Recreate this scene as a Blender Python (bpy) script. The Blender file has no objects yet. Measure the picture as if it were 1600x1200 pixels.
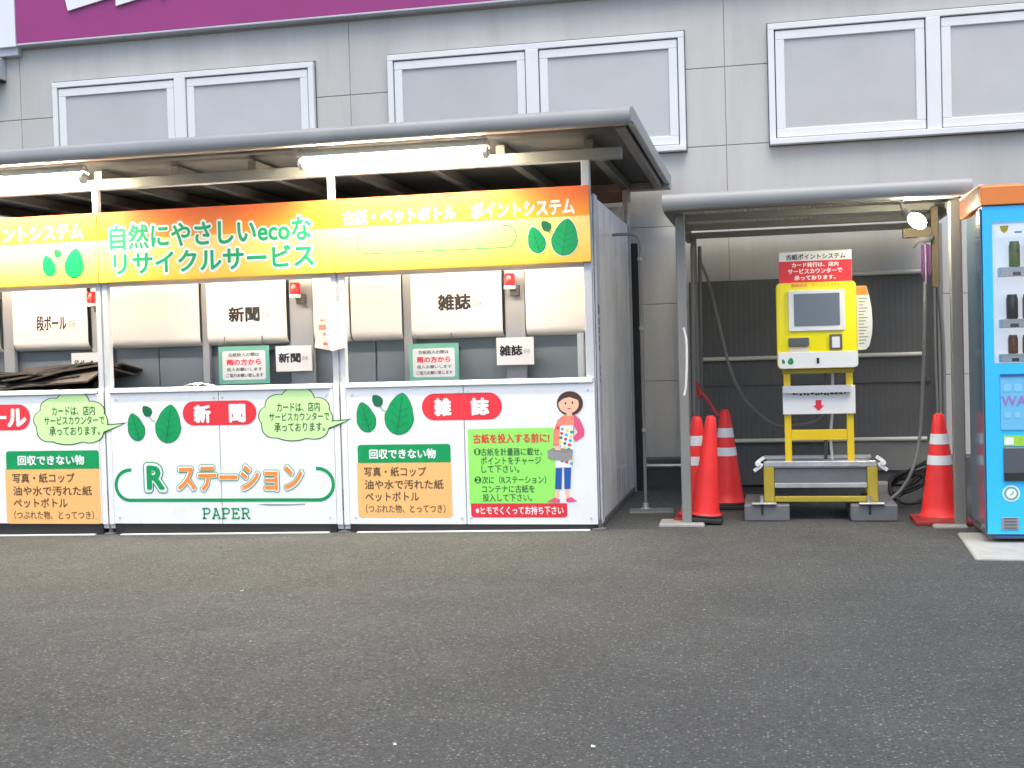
import bpy, bmesh, math, random
from mathutils import Vector, Matrix
random.seed(7)
R = math.radians
PI = math.pi

# ------------------------------------------------------------------ camera, sky, sun, exposure
scene = bpy.context.scene
COL = scene.collection
CAM_H = 1.1
cam_d = bpy.data.cameras.new("camera")
cam = bpy.data.objects.new("camera", cam_d)
COL.objects.link(cam)
ROT = Matrix(((0.97786388, 0.02227933, 0.20805256),
              (0.20734021, 0.03058268, -0.97779074),
              (-0.02814732, 0.99928391, 0.0252863)))
cam.matrix_world = Matrix.Translation((0, 0, CAM_H)) @ ROT.to_4x4()
cam_d.sensor_width = 36.0
cam_d.lens = 42.443
cam_d.clip_start = 0.05
cam_d.clip_end = 500
scene.camera = cam

world = bpy.data.worlds.new("World")
scene.world = world
world.use_nodes = True
wn = world.node_tree
sky = wn.nodes.new("ShaderNodeTexSky")
sky.sky_type = 'NISHITA'
sky.sun_disc = False
SUN_EL, SUN_AZ = 66.0, 168.0          # azimuth measured clockwise from +Y
sky.sun_elevation = R(SUN_EL)
sky.sun_rotation = R(SUN_AZ)
sky.air_density = 1.0
sky.dust_density = 3.0
sky.ozone_density = 2.5
bgn = wn.nodes["Background"]
wn.links.new(sky.outputs[0], bgn.inputs[0])
bgn.inputs[1].default_value = 0.14

sun_d = bpy.data.lights.new("sun", 'SUN')
sun_d.energy = 0.85
sun_d.angle = R(40)
sun_d.color = (1.0, 0.94, 0.79)
sun = bpy.data.objects.new("sun", sun_d)
COL.objects.link(sun)
az, el = R(SUN_AZ), R(SUN_EL)
to_sun = Vector((math.sin(az) * math.cos(el), math.cos(az) * math.cos(el), math.sin(el)))
sun.rotation_euler = to_sun.to_track_quat('Z', 'Y').to_euler()
sun.location = (0, -6, 12)

scene.view_settings.view_transform = 'Standard'
scene.view_settings.look = 'None'
scene.view_settings.gamma = 1
scene.view_settings.exposure = 1.05
scene.cycles.use_denoising = True
scene.cycles.max_bounces = 8

# ------------------------------------------------------------------ materials
def srgb(r, g, b):
    def f(c):
        c /= 255.0
        return c / 12.92 if c <= 0.04045 else ((c + 0.055) / 1.055) ** 2.4
    return (f(r), f(g), f(b))

def mat(name, col, rough=0.5, metal=0.0, var=0.08, scale=3.0, bump=0.0, bscale=60.0, grime=0.0, spec=0.5, stretch=None):
    m = bpy.data.materials.new(name)
    m.use_nodes = True
    nt = m.node_tree
    N, Lk = nt.nodes, nt.links
    p = N["Principled BSDF"]
    p.inputs["Roughness"].default_value = rough
    p.inputs["Metallic"].default_value = metal
    p.inputs["Specular IOR Level"].default_value = spec
    tc = N.new("ShaderNodeTexCoord")
    src = tc.outputs["Object"]
    if stretch:
        mp = N.new("ShaderNodeMapping")
        mp.inputs["Scale"].default_value = stretch
        Lk.new(src, mp.inputs["Vector"])
        src = mp.outputs["Vector"]
    nz = N.new("ShaderNodeTexNoise")
    nz.inputs["Scale"].default_value = scale
    nz.inputs["Detail"].default_value = 6
    nz.inputs["Roughness"].default_value = 0.6
    Lk.new(src, nz.inputs["Vector"])
    rp = N.new("ShaderNodeValToRGB")
    lo = tuple(max(0, c * (1 - var)) for c in col)
    hi = tuple(min(1, c * (1 + var)) for c in col)
    rp.color_ramp.elements[0].position = 0.3
    rp.color_ramp.elements[1].position = 0.7
    rp.color_ramp.elements[0].color = (*lo, 1)
    rp.color_ramp.elements[1].color = (*hi, 1)
    Lk.new(nz.outputs["Fac"], rp.inputs["Fac"])
    out = rp.outputs["Color"]
    if grime > 0:
        n2 = N.new("ShaderNodeTexNoise")
        n2.inputs["Scale"].default_value = 1.7
        n2.inputs["Detail"].default_value = 9
        n2.inputs["Roughness"].default_value = 0.72
        Lk.new(src, n2.inputs["Vector"])
        r2 = N.new("ShaderNodeValToRGB")
        r2.color_ramp.elements[0].position = 0.5
        r2.color_ramp.elements[0].color = (0, 0, 0, 1)
        r2.color_ramp.elements[1].position = 0.78
        r2.color_ramp.elements[1].color = (grime, grime, grime, 1)
        Lk.new(n2.outputs["Fac"], r2.inputs["Fac"])
        mx = N.new("ShaderNodeMix")
        mx.data_type = 'RGBA'
        Lk.new(r2.outputs["Color"], mx.inputs[0])
        Lk.new(out, mx.inputs[6])
        mx.inputs[7].default_value = (0.09, 0.08, 0.065, 1)
        out = mx.outputs[2]
    Lk.new(out, p.inputs["Base Color"])
    rr = N.new("ShaderNodeMath")
    rr.operation = 'MULTIPLY_ADD'
    rr.inputs[1].default_value = 0.2
    rr.inputs[2].default_value = max(0.02, rough - 0.1)
    Lk.new(nz.outputs["Fac"], rr.inputs[0])
    Lk.new(rr.outputs[0], p.inputs["Roughness"])
    if bump > 0:
        b = N.new("ShaderNodeTexNoise")
        b.inputs["Scale"].default_value = bscale
        b.inputs["Detail"].default_value = 4
        Lk.new(src, b.inputs["Vector"])
        bn = N.new("ShaderNodeBump")
        bn.inputs["Strength"].default_value = bump
        bn.inputs["Distance"].default_value = 0.004
        Lk.new(b.outputs["Fac"], bn.inputs["Height"])
        Lk.new(bn.outputs["Normal"], p.inputs["Normal"])
    return m

def emis(name, col, strength):
    m = bpy.data.materials.new(name)
    m.use_nodes = True
    nt = m.node_tree
    p = nt.nodes["Principled BSDF"]
    p.inputs["Base Color"].default_value = (0.8, 0.8, 0.8, 1)
    tc = nt.nodes.new("ShaderNodeTexCoord")
    nz = nt.nodes.new("ShaderNodeTexNoise")
    nz.inputs["Scale"].default_value = 2
    nt.links.new(tc.outputs["Object"], nz.inputs["Vector"])
    mm = nt.nodes.new("ShaderNodeMath")
    mm.operation = 'MULTIPLY_ADD'
    mm.inputs[1].default_value = strength * 0.1
    mm.inputs[2].default_value = strength * 0.95
    nt.links.new(nz.outputs["Fac"], mm.inputs[0])
    p.inputs["Emission Color"].default_value = (*col, 1)
    nt.links.new(mm.outputs[0], p.inputs["Emission Strength"])
    return m

def asphalt():
    m = bpy.data.materials.new("asphalt")
    m.use_nodes = True
    nt = m.node_tree
    N, Lk = nt.nodes, nt.links
    p = N["Principled BSDF"]
    tc = N.new("ShaderNodeTexCoord")
    def noise(s, d, r):
        n = N.new("ShaderNodeTexNoise")
        n.inputs["Scale"].default_value = s
        n.inputs["Detail"].default_value = d
        n.inputs["Roughness"].default_value = r
        Lk.new(tc.outputs["Object"], n.inputs["Vector"])
        return n
    def ramp(src, a, ca, b, cb):
        r = N.new("ShaderNodeValToRGB")
        r.color_ramp.elements[0].position = a
        r.color_ramp.elements[0].color = (*ca, 1)
        r.color_ramp.elements[1].position = b
        r.color_ramp.elements[1].color = (*cb, 1)
        Lk.new(src, r.inputs["Fac"])
        return r
    def mix(fac, a, b, mode='MIX'):
        x = N.new("ShaderNodeMix")
        x.data_type = 'RGBA'
        x.blend_type = mode
        if isinstance(fac, float):
            x.inputs[0].default_value = fac
        else:
            Lk.new(fac, x.inputs[0])
        Lk.new(a, x.inputs[6])
        if isinstance(b, tuple):
            x.inputs[7].default_value = (*b, 1)
        else:
            Lk.new(b, x.inputs[7])
        return x.outputs[2]
    grain = noise(95, 5, 0.75)
    base = ramp(grain.outputs["Fac"], 0.36, (0.036, 0.039, 0.038), 0.66, (0.106, 0.112, 0.109))
    vor = N.new("ShaderNodeTexVoronoi")
    vor.inputs["Scale"].default_value = 85
    Lk.new(tc.outputs["Object"], vor.inputs["Vector"])
    sep = N.new("ShaderNodeSeparateColor")
    Lk.new(vor.outputs["Color"], sep.inputs[0])
    pick = ramp(sep.outputs[0], 0.70, (0, 0, 0), 1.0, (0.9, 0.9, 0.9))
    dist = ramp(vor.outputs["Distance"], 0.18, (1, 1, 1), 0.5, (0, 0, 0))
    mul = N.new("ShaderNodeMath")
    mul.operation = 'MULTIPLY'
    Lk.new(pick.outputs["Color"], mul.inputs[0])
    Lk.new(dist.outputs["Color"], mul.inputs[1])
    c1 = mix(mul.outputs[0], base.outputs["Color"], (0.27, 0.27, 0.26))
    vor2 = N.new("ShaderNodeTexVoronoi")
    vor2.inputs["Scale"].default_value = 9
    Lk.new(tc.outputs["Object"], vor2.inputs["Vector"])
    spot = ramp(vor2.outputs["Distance"], 0.035, (1, 1, 1), 0.06, (0, 0, 0))
    s2 = N.new("ShaderNodeSeparateColor")
    Lk.new(vor2.outputs["Color"], s2.inputs[0])
    few = ramp(s2.outputs[1], 0.93, (0, 0, 0), 0.95, (0.8, 0.8, 0.8))
    m3 = N.new("ShaderNodeMath")
    m3.operation = 'MULTIPLY'
    Lk.new(spot.outputs["Color"], m3.inputs[0])
    Lk.new(few.outputs["Color"], m3.inputs[1])
    c2 = mix(m3.outputs[0], c1, (0.55, 0.54, 0.52))
    mid = noise(34, 6, 0.8)
    mr_ = ramp(mid.outputs["Fac"], 0.36, (0.75, 0.75, 0.76), 0.66, (1.28, 1.28, 1.27))
    c2 = mix(1.0, c2, mr_.outputs["Color"], 'MULTIPLY')
    big = noise(0.8, 8, 0.65)
    br = ramp(big.outputs["Fac"], 0.3, (0.78, 0.78, 0.79), 0.7, (1.14, 1.13, 1.11))
    c3 = mix(1.0, c2, br.outputs["Color"], 'MULTIPLY')
    dust = noise(3.2, 8, 0.7)
    dr = ramp(dust.outputs["Fac"], 0.52, (0, 0, 0), 0.75, (0.28, 0.28, 0.28))
    c4 = mix(dr.outputs["Color"], c3, (0.115, 0.112, 0.10))
    oil = noise(1.1, 3, 0.5)
    orr = ramp(oil.outputs["Fac"], 0.64, (0, 0, 0), 0.74, (0.4, 0.4, 0.4))
    c4 = mix(orr.outputs["Color"], c4, (0.028, 0.028, 0.028))
    Lk.new(c4, p.inputs["Base Color"])
    p.inputs["Roughness"].default_value = 0.88
    p.inputs["Specular IOR Level"].default_value = 0.3
    bn = N.new("ShaderNodeBump")
    bn.inputs["Strength"].default_value = 0.7
    bn.inputs["Distance"].default_value = 0.006
    Lk.new(grain.outputs["Fac"], bn.inputs["Height"])
    Lk.new(bn.outputs["Normal"], p.inputs["Normal"])
    return m

def header_print():
    """printed header sheet: a deep orange band over an amber band"""
    m = bpy.data.materials.new("header_print")
    m.use_nodes = True
    nt = m.node_tree
    N, Lk = nt.nodes, nt.links
    p = N["Principled BSDF"]
    p.inputs["Roughness"].default_value = 0.35
    tc = N.new("ShaderNodeTexCoord")
    sx = N.new("ShaderNodeSeparateXYZ")
    Lk.new(tc.outputs["Object"], sx.inputs[0])
    def ramp(src, stops):
        r = N.new("ShaderNodeValToRGB")
        e = r.color_ramp.elements
        e[0].position, e[0].color = stops[0][0], (*stops[0][1], 1)
        e[1].position, e[1].color = stops[-1][0], (*stops[-1][1], 1)
        for pos, c in stops[1:-1]:
            n = e.new(pos)
            n.color = (*c, 1)
        Lk.new(src, r.inputs["Fac"])
        return r.outputs["Color"]
    mr = N.new("ShaderNodeMapRange")
    mr.inputs["From Min"].default_value = 1.645
    mr.inputs["From Max"].default_value = 2.115
    Lk.new(sx.outputs["Z"], mr.inputs["Value"])
    Z = mr.outputs[0]
    c = ramp(Z, [(0.0, (0.92, 0.50, 0.05)), (0.30, (0.96, 0.66, 0.16)), (0.60, (0.96, 0.72, 0.26)),
                 (0.605, (0.90, 0.36, 0.02)), (0.80, (0.86, 0.22, 0.025)), (1.0, (0.80, 0.13, 0.03))])
    Lk.new(c, p.inputs["Base Color"])
    return m

M = {}
M['asphalt'] = asphalt()
M['wall'] = mat('wall_panel', (0.55, 0.54, 0.505), 0.6, var=0.07, scale=1.3, grime=0.16, spec=0.3, stretch=(2.4, 1.0, 0.30))
M['joint'] = mat('joint', (0.36, 0.36, 0.35), 0.8)
M['plinth'] = mat('plinth', (0.10, 0.10, 0.10), 0.85, bump=0.3, grime=0.3)
M['alu'] = mat('white_aluminium', (0.78, 0.79, 0.775), 0.35, 0.0, var=0.03)
M['pane'] = mat('frosted_pane', (0.51, 0.515, 0.505), 0.5, var=0.09, scale=0.8, spec=0.25)
M['gutter'] = mat('gutter_grey', (0.33, 0.335, 0.33), 0.4, var=0.06, grime=0.1)
M['gasket'] = mat('gasket', (0.13, 0.135, 0.145), 0.6)
M['magenta'] = mat('magenta_board', (0.33, 0.035, 0.19), 0.4, var=0.10, scale=0.9)
M['white_board'] = mat('white_board', (0.80, 0.82, 0.84), 0.4, var=0.02)
M['letter_white'] = mat('letter_white', (0.85, 0.85, 0.85), 0.4, var=0.01)
M['steel'] = mat('grey_steel', (0.33, 0.345, 0.36), 0.42, 0.0, var=0.06, grime=0.12)
M['steel_l'] = mat('pale_steel', (0.50, 0.52, 0.55), 0.38, 0.0, var=0.05, grime=0.08)
M['steel_d'] = mat('dark_steel', (0.12, 0.12, 0.122), 0.5, 0.0, var=0.1, grime=0.2)
M['rafter_d'] = mat('rafter_dark', (0.08, 0.08, 0.08), 0.55, 0.0, var=0.1)
M['beam_g'] = mat('beam_grey', (0.17, 0.172, 0.172), 0.5, 0.0, var=0.1)
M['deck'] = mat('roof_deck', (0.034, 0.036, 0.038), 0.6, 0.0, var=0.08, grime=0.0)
M['galv'] = mat('galvanised', (0.55, 0.56, 0.57), 0.35, 0.6, var=0.15, scale=14, grime=0.1)
M['panel_w'] = mat('white_panel', (0.81, 0.83, 0.83), 0.3, var=0.02, scale=2.5, grime=0.05)
M['header'] = header_print()
M['side'] = mat('side_panel', (0.80, 0.81, 0.80), 0.22, var=0.04, grime=0.04)
M['inner'] = mat('inner_sheet', (0.17, 0.205, 0.235), 0.4, 0.0, var=0.06, grime=0.06)
M['cream'] = mat('cream_board', (0.84, 0.81, 0.76), 0.45, var=0.02)
M['black'] = mat('black_rubber', (0.018, 0.018, 0.018), 0.65)
M['ink'] = mat('ink_black', (0.02, 0.02, 0.022), 0.5, var=0.0)
M['ink_soft'] = mat('ink_grey', (0.25, 0.25, 0.24), 0.5, var=0.0)
M['ink_brown'] = mat('ink_brown', (0.09, 0.055, 0.035), 0.5, var=0.02)
M['ink_dgreen'] = mat('ink_dark_green', (0.02, 0.10, 0.04), 0.5, var=0.02)
M['p_green'] = mat('print_green', (0.0, 0.30, 0.09), 0.4, var=0.06, scale=12)
M['p_dgreen'] = mat('print_deep_green', (0.004, 0.13, 0.055), 0.4, var=0.06, scale=12)
M['p_hdrgreen'] = mat('print_header_green', (0.0, 0.36, 0.12), 0.4, var=0.02)
M['p_red'] = mat('print_red', (0.72, 0.035, 0.05), 0.4, var=0.02)
M['p_orange'] = mat('print_orange', (0.90, 0.27, 0.05), 0.4, var=0.02)
M['p_peach'] = mat('print_peach', (0.90, 0.50, 0.18), 0.4, var=0.02)
M['p_bubble'] = mat('print_pale_green', (0.58, 0.86, 0.38), 0.4, var=0.02)
M['p_lime'] = mat('print_lime', (0.30, 0.80, 0.14), 0.4, var=0.02)
M['p_white'] = mat('print_white', (0.85, 0.86, 0.86), 0.4, var=0.01)
M['p_mint'] = mat('print_mint', (0.16, 0.42, 0.32), 0.4, var=0.02)
M['skin'] = mat('print_skin', (0.85, 0.52, 0.36), 0.4, var=0.02)
M['hair'] = mat('print_hair', (0.075, 0.035, 0.025), 0.4, var=0.02)
M['pink'] = mat('print_pink', (0.72, 0.10, 0.22), 0.4, var=0.02)
M['coral'] = mat('print_coral', (0.84, 0.26, 0.18), 0.4, var=0.02)
M['jeans'] = mat('print_blue', (0.02, 0.10, 0.38), 0.4, var=0.05)
M['p_grey'] = mat('print_grey', (0.30, 0.29, 0.30), 0.4, var=0.02)
M['p_yellow'] = mat('print_yellow', (0.92, 0.72, 0.03), 0.4, var=0.02)
M['p_cyan'] = mat('print_cyan', (0.05, 0.45, 0.70), 0.4, var=0.02)
M['paper'] = mat('paper', (0.78, 0.78, 0.76), 0.7, var=0.02)
M['paper_o'] = mat('paper_cream', (0.84, 0.70, 0.55), 0.7, var=0.04)
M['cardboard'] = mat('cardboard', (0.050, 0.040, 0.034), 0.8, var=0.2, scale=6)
M['tube'] = emis('lit_tube', (1.0, 0.85, 0.58), 115.0)
M['tube_in'] = emis('lit_inner_tube', (1.0, 0.88, 0.74), 44.0)
M['v_lit'] = emis('lit_display', (0.80, 0.88, 1.0), 0.26)
M['led'] = emis('lit_led', (1.0, 0.90, 0.66), 130.0)
M['red_lens'] = mat('red_lens', (0.62, 0.015, 0.02), 0.2, var=0.05)
M['cone'] = mat('cone_red', (0.86, 0.030, 0.028), 0.48, var=0.10, scale=5, grime=0.22)
M['cone_d'] = mat('cone_base_red', (0.34, 0.022, 0.022), 0.6, var=0.12, scale=5, grime=0.2)
M['reflect'] = mat('reflective_band', (0.72, 0.75, 0.75), 0.35, var=0.06, scale=20, grime=0.1)
M['screen_d'] = mat('dark_sheet', (0.115, 0.115, 0.112), 0.6, var=0.12, scale=2, grime=0.15)
M['pipe_w'] = mat('cream_pipe', (0.66, 0.64, 0.55), 0.4, var=0.04)
M['post_g'] = mat('post_grey', (0.235, 0.23, 0.21), 0.5, var=0.06, grime=0.1)
M['wood'] = mat('timber', (0.085, 0.065, 0.035), 0.7, var=0.2, scale=8, stretch=(1, 1, 12))
M['purple'] = mat('purple_cloth', (0.075, 0.012, 0.10), 0.7, var=0.1)
M['cable'] = mat('grey_hose', (0.20, 0.20, 0.19), 0.55, var=0.05)
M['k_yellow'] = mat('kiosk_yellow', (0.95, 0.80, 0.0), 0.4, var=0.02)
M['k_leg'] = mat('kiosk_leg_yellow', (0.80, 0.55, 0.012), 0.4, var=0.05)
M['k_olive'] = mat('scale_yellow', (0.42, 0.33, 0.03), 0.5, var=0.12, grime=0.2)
M['k_white'] = mat('kiosk_white', (0.82, 0.82, 0.79), 0.35, var=0.02)
M['lcd'] = mat('lcd', (0.16, 0.19, 0.24), 0.12, var=0.05)
M['concrete'] = mat('concrete', (0.34, 0.33, 0.31), 0.85, var=0.14, scale=9, bump=0.3, grime=0.25)
M['slab_w'] = mat('pale_slab', (0.40, 0.40, 0.37), 0.8, var=0.14, scale=7, bump=0.2, grime=0.45)
M['weight'] = mat('grey_weight', (0.15, 0.155, 0.16), 0.7, var=0.1, scale=8, grime=0.2)
M['v_blue'] = mat('vending_blue', (0.042, 0.54, 0.98), 0.28, var=0.02)
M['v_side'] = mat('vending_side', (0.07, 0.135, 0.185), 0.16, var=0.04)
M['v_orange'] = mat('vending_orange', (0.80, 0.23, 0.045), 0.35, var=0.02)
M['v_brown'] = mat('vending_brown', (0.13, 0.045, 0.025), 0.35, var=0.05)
M['v_panel'] = mat('vending_panel', (0.16, 0.52, 0.78), 0.3, var=0.03)
M['v_violet'] = mat('vending_violet', (0.36, 0.20, 0.55), 0.4, var=0.1)
M['v_pale'] = mat('vending_pale', (0.22, 0.59, 0.82), 0.4, var=0.03)
M['v_inner'] = mat('vending_inner', (0.84, 0.87, 0.93), 0.35, var=0.02)
M['v_slot'] = mat('vending_slot', (0.10, 0.115, 0.13), 0.2, var=0.1)
M['v_lime'] = mat('vending_lime', (0.33, 0.62, 0.05), 0.4, var=0.15, scale=30)
M['can_g'] = mat('can_green', (0.13, 0.20, 0.03), 0.3, var=0.5, scale=25)
M['can_k'] = mat('can_dark', (0.03, 0.035, 0.05), 0.25, var=0.3, scale=25)
M['can_b'] = mat('can_brown', (0.28, 0.13, 0.06), 0.3, var=0.4, scale=25)
M['can_w'] = mat('can_wine', (0.12, 0.03, 0.04), 0.3, var=0.3, scale=25)

def glass():
    m = bpy.data.materials.new("clear_pane")
    m.use_nodes = True
    nt = m.node_tree
    p = nt.nodes["Principled BSDF"]
    nt.nodes.remove(p)
    o = nt.nodes["Material Output"]
    t = nt.nodes.new("ShaderNodeBsdfTransparent")
    g = nt.nodes.new("ShaderNodeBsdfGlossy")
    g.inputs["Roughness"].default_value = 0.02
    lw = nt.nodes.new("ShaderNodeFresnel")
    lw.inputs["IOR"].default_value = 1.45
    mx = nt.nodes.new("ShaderNodeMixShader")
    nt.links.new(lw.outputs[0], mx.inputs[0])
    nt.links.new(t.outputs[0], mx.inputs[1])
    nt.links.new(g.outputs[0], mx.inputs[2])
    nt.links.new(mx.outputs[0], o.inputs["Surface"])
    return m
M['glass'] = glass()

def poly_sheet():
    m = bpy.data.materials.new("corrugated_sheet")
    m.use_nodes = True
    nt = m.node_tree
    p = nt.nodes["Principled BSDF"]
    p.inputs["Base Color"].default_value = (0.30, 0.29, 0.26, 1)
    p.inputs["Roughness"].default_value = 0.4
    o = nt.nodes["Material Output"]
    t = nt.nodes.new("ShaderNodeBsdfTranslucent")
    t.inputs["Color"].default_value = (0.30, 0.29, 0.26, 1)
    nz = nt.nodes.new("ShaderNodeTexNoise")
    nz.inputs["Scale"].default_value = 5
    mm = nt.nodes.new("ShaderNodeMath")
    mm.operation = 'MULTIPLY'
    mm.inputs[1].default_value = 0.3
    nt.links.new(nz.outputs["Fac"], mm.inputs[0])
    mx = nt.nodes.new("ShaderNodeMixShader")
    nt.links.new(mm.outputs[0], mx.inputs[0])
    nt.links.new(p.outputs[0], mx.inputs[1])
    nt.links.new(t.outputs[0], mx.inputs[2])
    nt.links.new(mx.outputs[0], o.inputs["Surface"])
    return m
M['poly'] = poly_sheet()

# ------------------------------------------------------------------ mesh helpers (world coordinates, metres)
ORG = {}

class MB:
    def __init__(self):
        self.v, self.f, self.marks = [], [], []
    def add(self, vs, fs):
        o = len(self.v)
        self.v += [tuple(p) for p in vs]
        self.f += [tuple(i + o for i in q) for q in fs]
        return self
    def box(self, x0, x1, y0, y1, z0, z1):
        if x0 > x1: x0, x1 = x1, x0
        if y0 > y1: y0, y1 = y1, y0
        if z0 > z1: z0, z1 = z1, z0
        vs = [(x0, y0, z0), (x1, y0, z0), (x1, y1, z0), (x0, y1, z0), (x0, y0, z1), (x1, y0, z1), (x1, y1, z1), (x0, y1, z1)]
        fs = [(0, 3, 2, 1), (4, 5, 6, 7), (0, 1, 5, 4), (1, 2, 6, 5), (2, 3, 7, 6), (3, 0, 4, 7)]
        return self.add(vs, fs)
    def obox(self, c, sx, sy, sz, rz=0.0, rx=0.0, ry=0.0):
        m = Matrix.Translation(c) @ Matrix.Rotation(rz, 4, 'Z') @ Matrix.Rotation(ry, 4, 'Y') @ Matrix.Rotation(rx, 4, 'X')
        b = MB().box(-sx / 2, sx / 2, -sy / 2, sy / 2, -sz / 2, sz / 2)
        return self.add([m @ Vector(p) for p in b.v], b.f)
    def cyl(self, a, b, r0, r1=None, n=16):
        r1 = r0 if r1 is None else r1
        a, b = Vector(a), Vector(b)
        q = (b - a).to_track_quat('Z', 'Y')
        vs = []
        for p, r in ((a, r0), (b, r1)):
            for i in range(n):
                t = 2 * PI * i / n
                vs.append(p + q @ Vector((r * math.cos(t), r * math.sin(t), 0)))
        fs = [(i, (i + 1) % n, n + (i + 1) % n, n + i) for i in range(n)]
        fs += [tuple(range(n - 1, -1, -1)), tuple(range(n, 2 * n))]
        return self.add(vs, fs)
    def lathe(self, c, prof, n=32):
        vs, fs = [], []
        for r, z in prof:
            for i in range(n):
                t = 2 * PI * i / n
                vs.append((c[0] + r * math.cos(t), c[1] + r * math.sin(t), c[2] + z))
        for k in range(len(prof) - 1):
            for i in range(n):
                fs.append((k * n + i, k * n + (i + 1) % n, (k + 1) * n + (i + 1) % n, (k + 1) * n + i))
        fs.append(tuple(range(n - 1, -1, -1)))
        fs.append(tuple((len(prof) - 1) * n + i for i in range(n)))
        return self.add(vs, fs)
    def tube(self, pts, r, n=8, smooth=6):
        P = [Vector(p) for p in pts]
        if smooth and len(P) > 2:
            Q = []
            for i in range(len(P) - 1):
                p0, p1, p2, p3 = P[max(i - 1, 0)], P[i], P[i + 1], P[min(i + 2, len(P) - 1)]
                for k in range(smooth):
                    t = k / smooth
                    Q.append(0.5 * ((2 * p1) + (p2 - p0) * t + (2 * p0 - 5 * p1 + 4 * p2 - p3) * t * t + (3 * p1 - p0 - 3 * p2 + p3) * t ** 3))
            Q.append(P[-1])
            P = Q
        vs, fs = [], []
        up = None
        for i, p in enumerate(P):
            d = (P[min(i + 1, len(P) - 1)] - P[max(i - 1, 0)]).normalized()
            if up is None:
                up = d.orthogonal().normalized()
            up = (up - d * up.dot(d)).normalized()
            sd = d.cross(up)
            for k in range(n):
                t = 2 * PI * k / n
                vs.append(p + up * (r * math.cos(t)) + sd * (r * math.sin(t)))
        for i in range(len(P) - 1):
            for k in range(n):
                fs.append((i * n + k, i * n + (k + 1) % n, (i + 1) * n + (k + 1) % n, (i + 1) * n + k))
        fs.append(tuple(range(n - 1, -1, -1)))
        fs.append(tuple((len(P) - 1) * n + k for k in range(n)))
        return self.add(vs, fs)
    def prism(self, xz, y0, y1):
        """outline in the x-z plane, thick from y0 (front) to y1"""
        a = sum(xz[i][0] * xz[(i + 1) % len(xz)][1] - xz[(i + 1) % len(xz)][0] * xz[i][1] for i in range(len(xz)))
        if a < 0: xz = xz[::-1]
        n = len(xz)
        vs = [(x, y0, z) for x, z in xz] + [(x, y1, z) for x, z in xz]
        fs = [tuple(range(n)), tuple(range(2 * n - 1, n - 1, -1))]
        fs += [(i + n, (i + 1) % n + n, (i + 1) % n, i) for i in range(n)]
        return self.add(vs, fs)
    def prism_x(self, yz, x0, x1):
        n = len(yz)
        vs = [(x0, y, z) for y, z in yz] + [(x1, y, z) for y, z in yz]
        fs = [tuple(range(n)), tuple(range(2 * n - 1, n - 1, -1))]
        fs += [(i, i + n, (i + 1) % n + n, (i + 1) % n) for i in range(n)]
        return self.add(vs, fs)
    def poly(self, xz, y):
        a = sum(xz[i][0] * xz[(i + 1) % len(xz)][1] - xz[(i + 1) % len(xz)][0] * xz[i][1] for i in range(len(xz)))
        if a < 0: xz = xz[::-1]
        return self.add([(x, y, z) for x, z in xz], [tuple(range(len(xz)))])
    def stroke(self, pts, w, y):
        """flat printed line along x-z points"""
        for i in range(len(pts) - 1):
            a, b = Vector(pts[i]), Vector(pts[i + 1])
            d = (b - a)
            if d.length < 1e-6: continue
            d.normalize()
            nn = Vector((-d.y, d.x)) * (w / 2)
            e = d * (w * 0.18)
            self.poly([tuple(a - e + nn), tuple(a - e - nn), tuple(b + e - nn), tuple(b + e + nn)], y - 0.00002 * (i % 3))
        return self
    def text(self, s, rc, y, bold=0.0, serif=False):
        """letters fitted to the rectangle rc = (x0, z0, x1, z1) on the plane y, facing -y"""
        self.marks.append((len(self.v), len(self.f)))
        cu = bpy.data.curves.new('lettering', 'FONT')
        cu.body = s
        cu.resolution_u = 3
        ob = bpy.data.objects.new('lettering', cu)
        COL.objects.link(ob)
        dg = bpy.context.evaluated_depsgraph_get()
        me = bpy.data.meshes.new_from_object(ob.evaluated_get(dg))
        xs = [v.co.x for v in me.vertices]
        ys = [v.co.y for v in me.vertices]
        ax, bx, ay, by = min(xs), max(xs), min(ys), max(ys)
        x0, z0, x1, z1 = rc
        e = min((x1 - x0) / (bx - ax), (z1 - z0) / max(by - ay, 0.3)) * bold
        ex = e if bold < 0.06 else 0.0            # heavy strokes stay inside the rectangle, outlines grow past it
        sx, sz = (x1 - x0 - 2 * ex) / (bx - ax), (z1 - z0 - 2 * ex) / (by - ay)
        shifts = [(0.0, 0.0)]
        for rr, nn in (((1.0, 8),) if bold < 0.05 else ((1.0, 16), (0.5, 8))):
            if bold > 0:
                shifts += [(e * rr * math.cos(2 * PI * k / nn), e * rr * math.sin(2 * PI * k / nn)) for k in range(nn)]
        fs = [tuple(q.vertices) for q in me.polygons]
        for k, (dx, dz) in enumerate(shifts):
            self.add([(x0 + ex + (v.co.x - ax) * sx + dx, y - 0.000015 * k, z0 + ex + (v.co.y - ay) * sz + dz) for v in me.vertices], fs)
        bpy.data.objects.remove(ob)
        bpy.data.curves.remove(cu)
        bpy.data.meshes.remove(me)
        return self
    def build(self, name, m, parent=None, bevel=0.0, smooth=False, loc=(0, 0, 0), segs=1):
        if len(self.marks) > 1:                     # every written line is a part of its own
            mk = self.marks + [(len(self.v), len(self.f))]
            ob = None
            for (v0, f0), (v1, f1) in zip(mk[:-1], mk[1:]):
                b = MB()
                b.v = self.v[v0:v1]
                b.f = [tuple(i - v0 for i in q) for q in self.f[f0:f1]]
                ob = b.build(name, m, parent)
            return ob
        org = ORG[parent.name] if parent is not None else Vector(loc)
        me = bpy.data.meshes.new(name)
        me.from_pydata([tuple(Vector(p) - org) for p in self.v], [], self.f)
        me.update()
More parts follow.
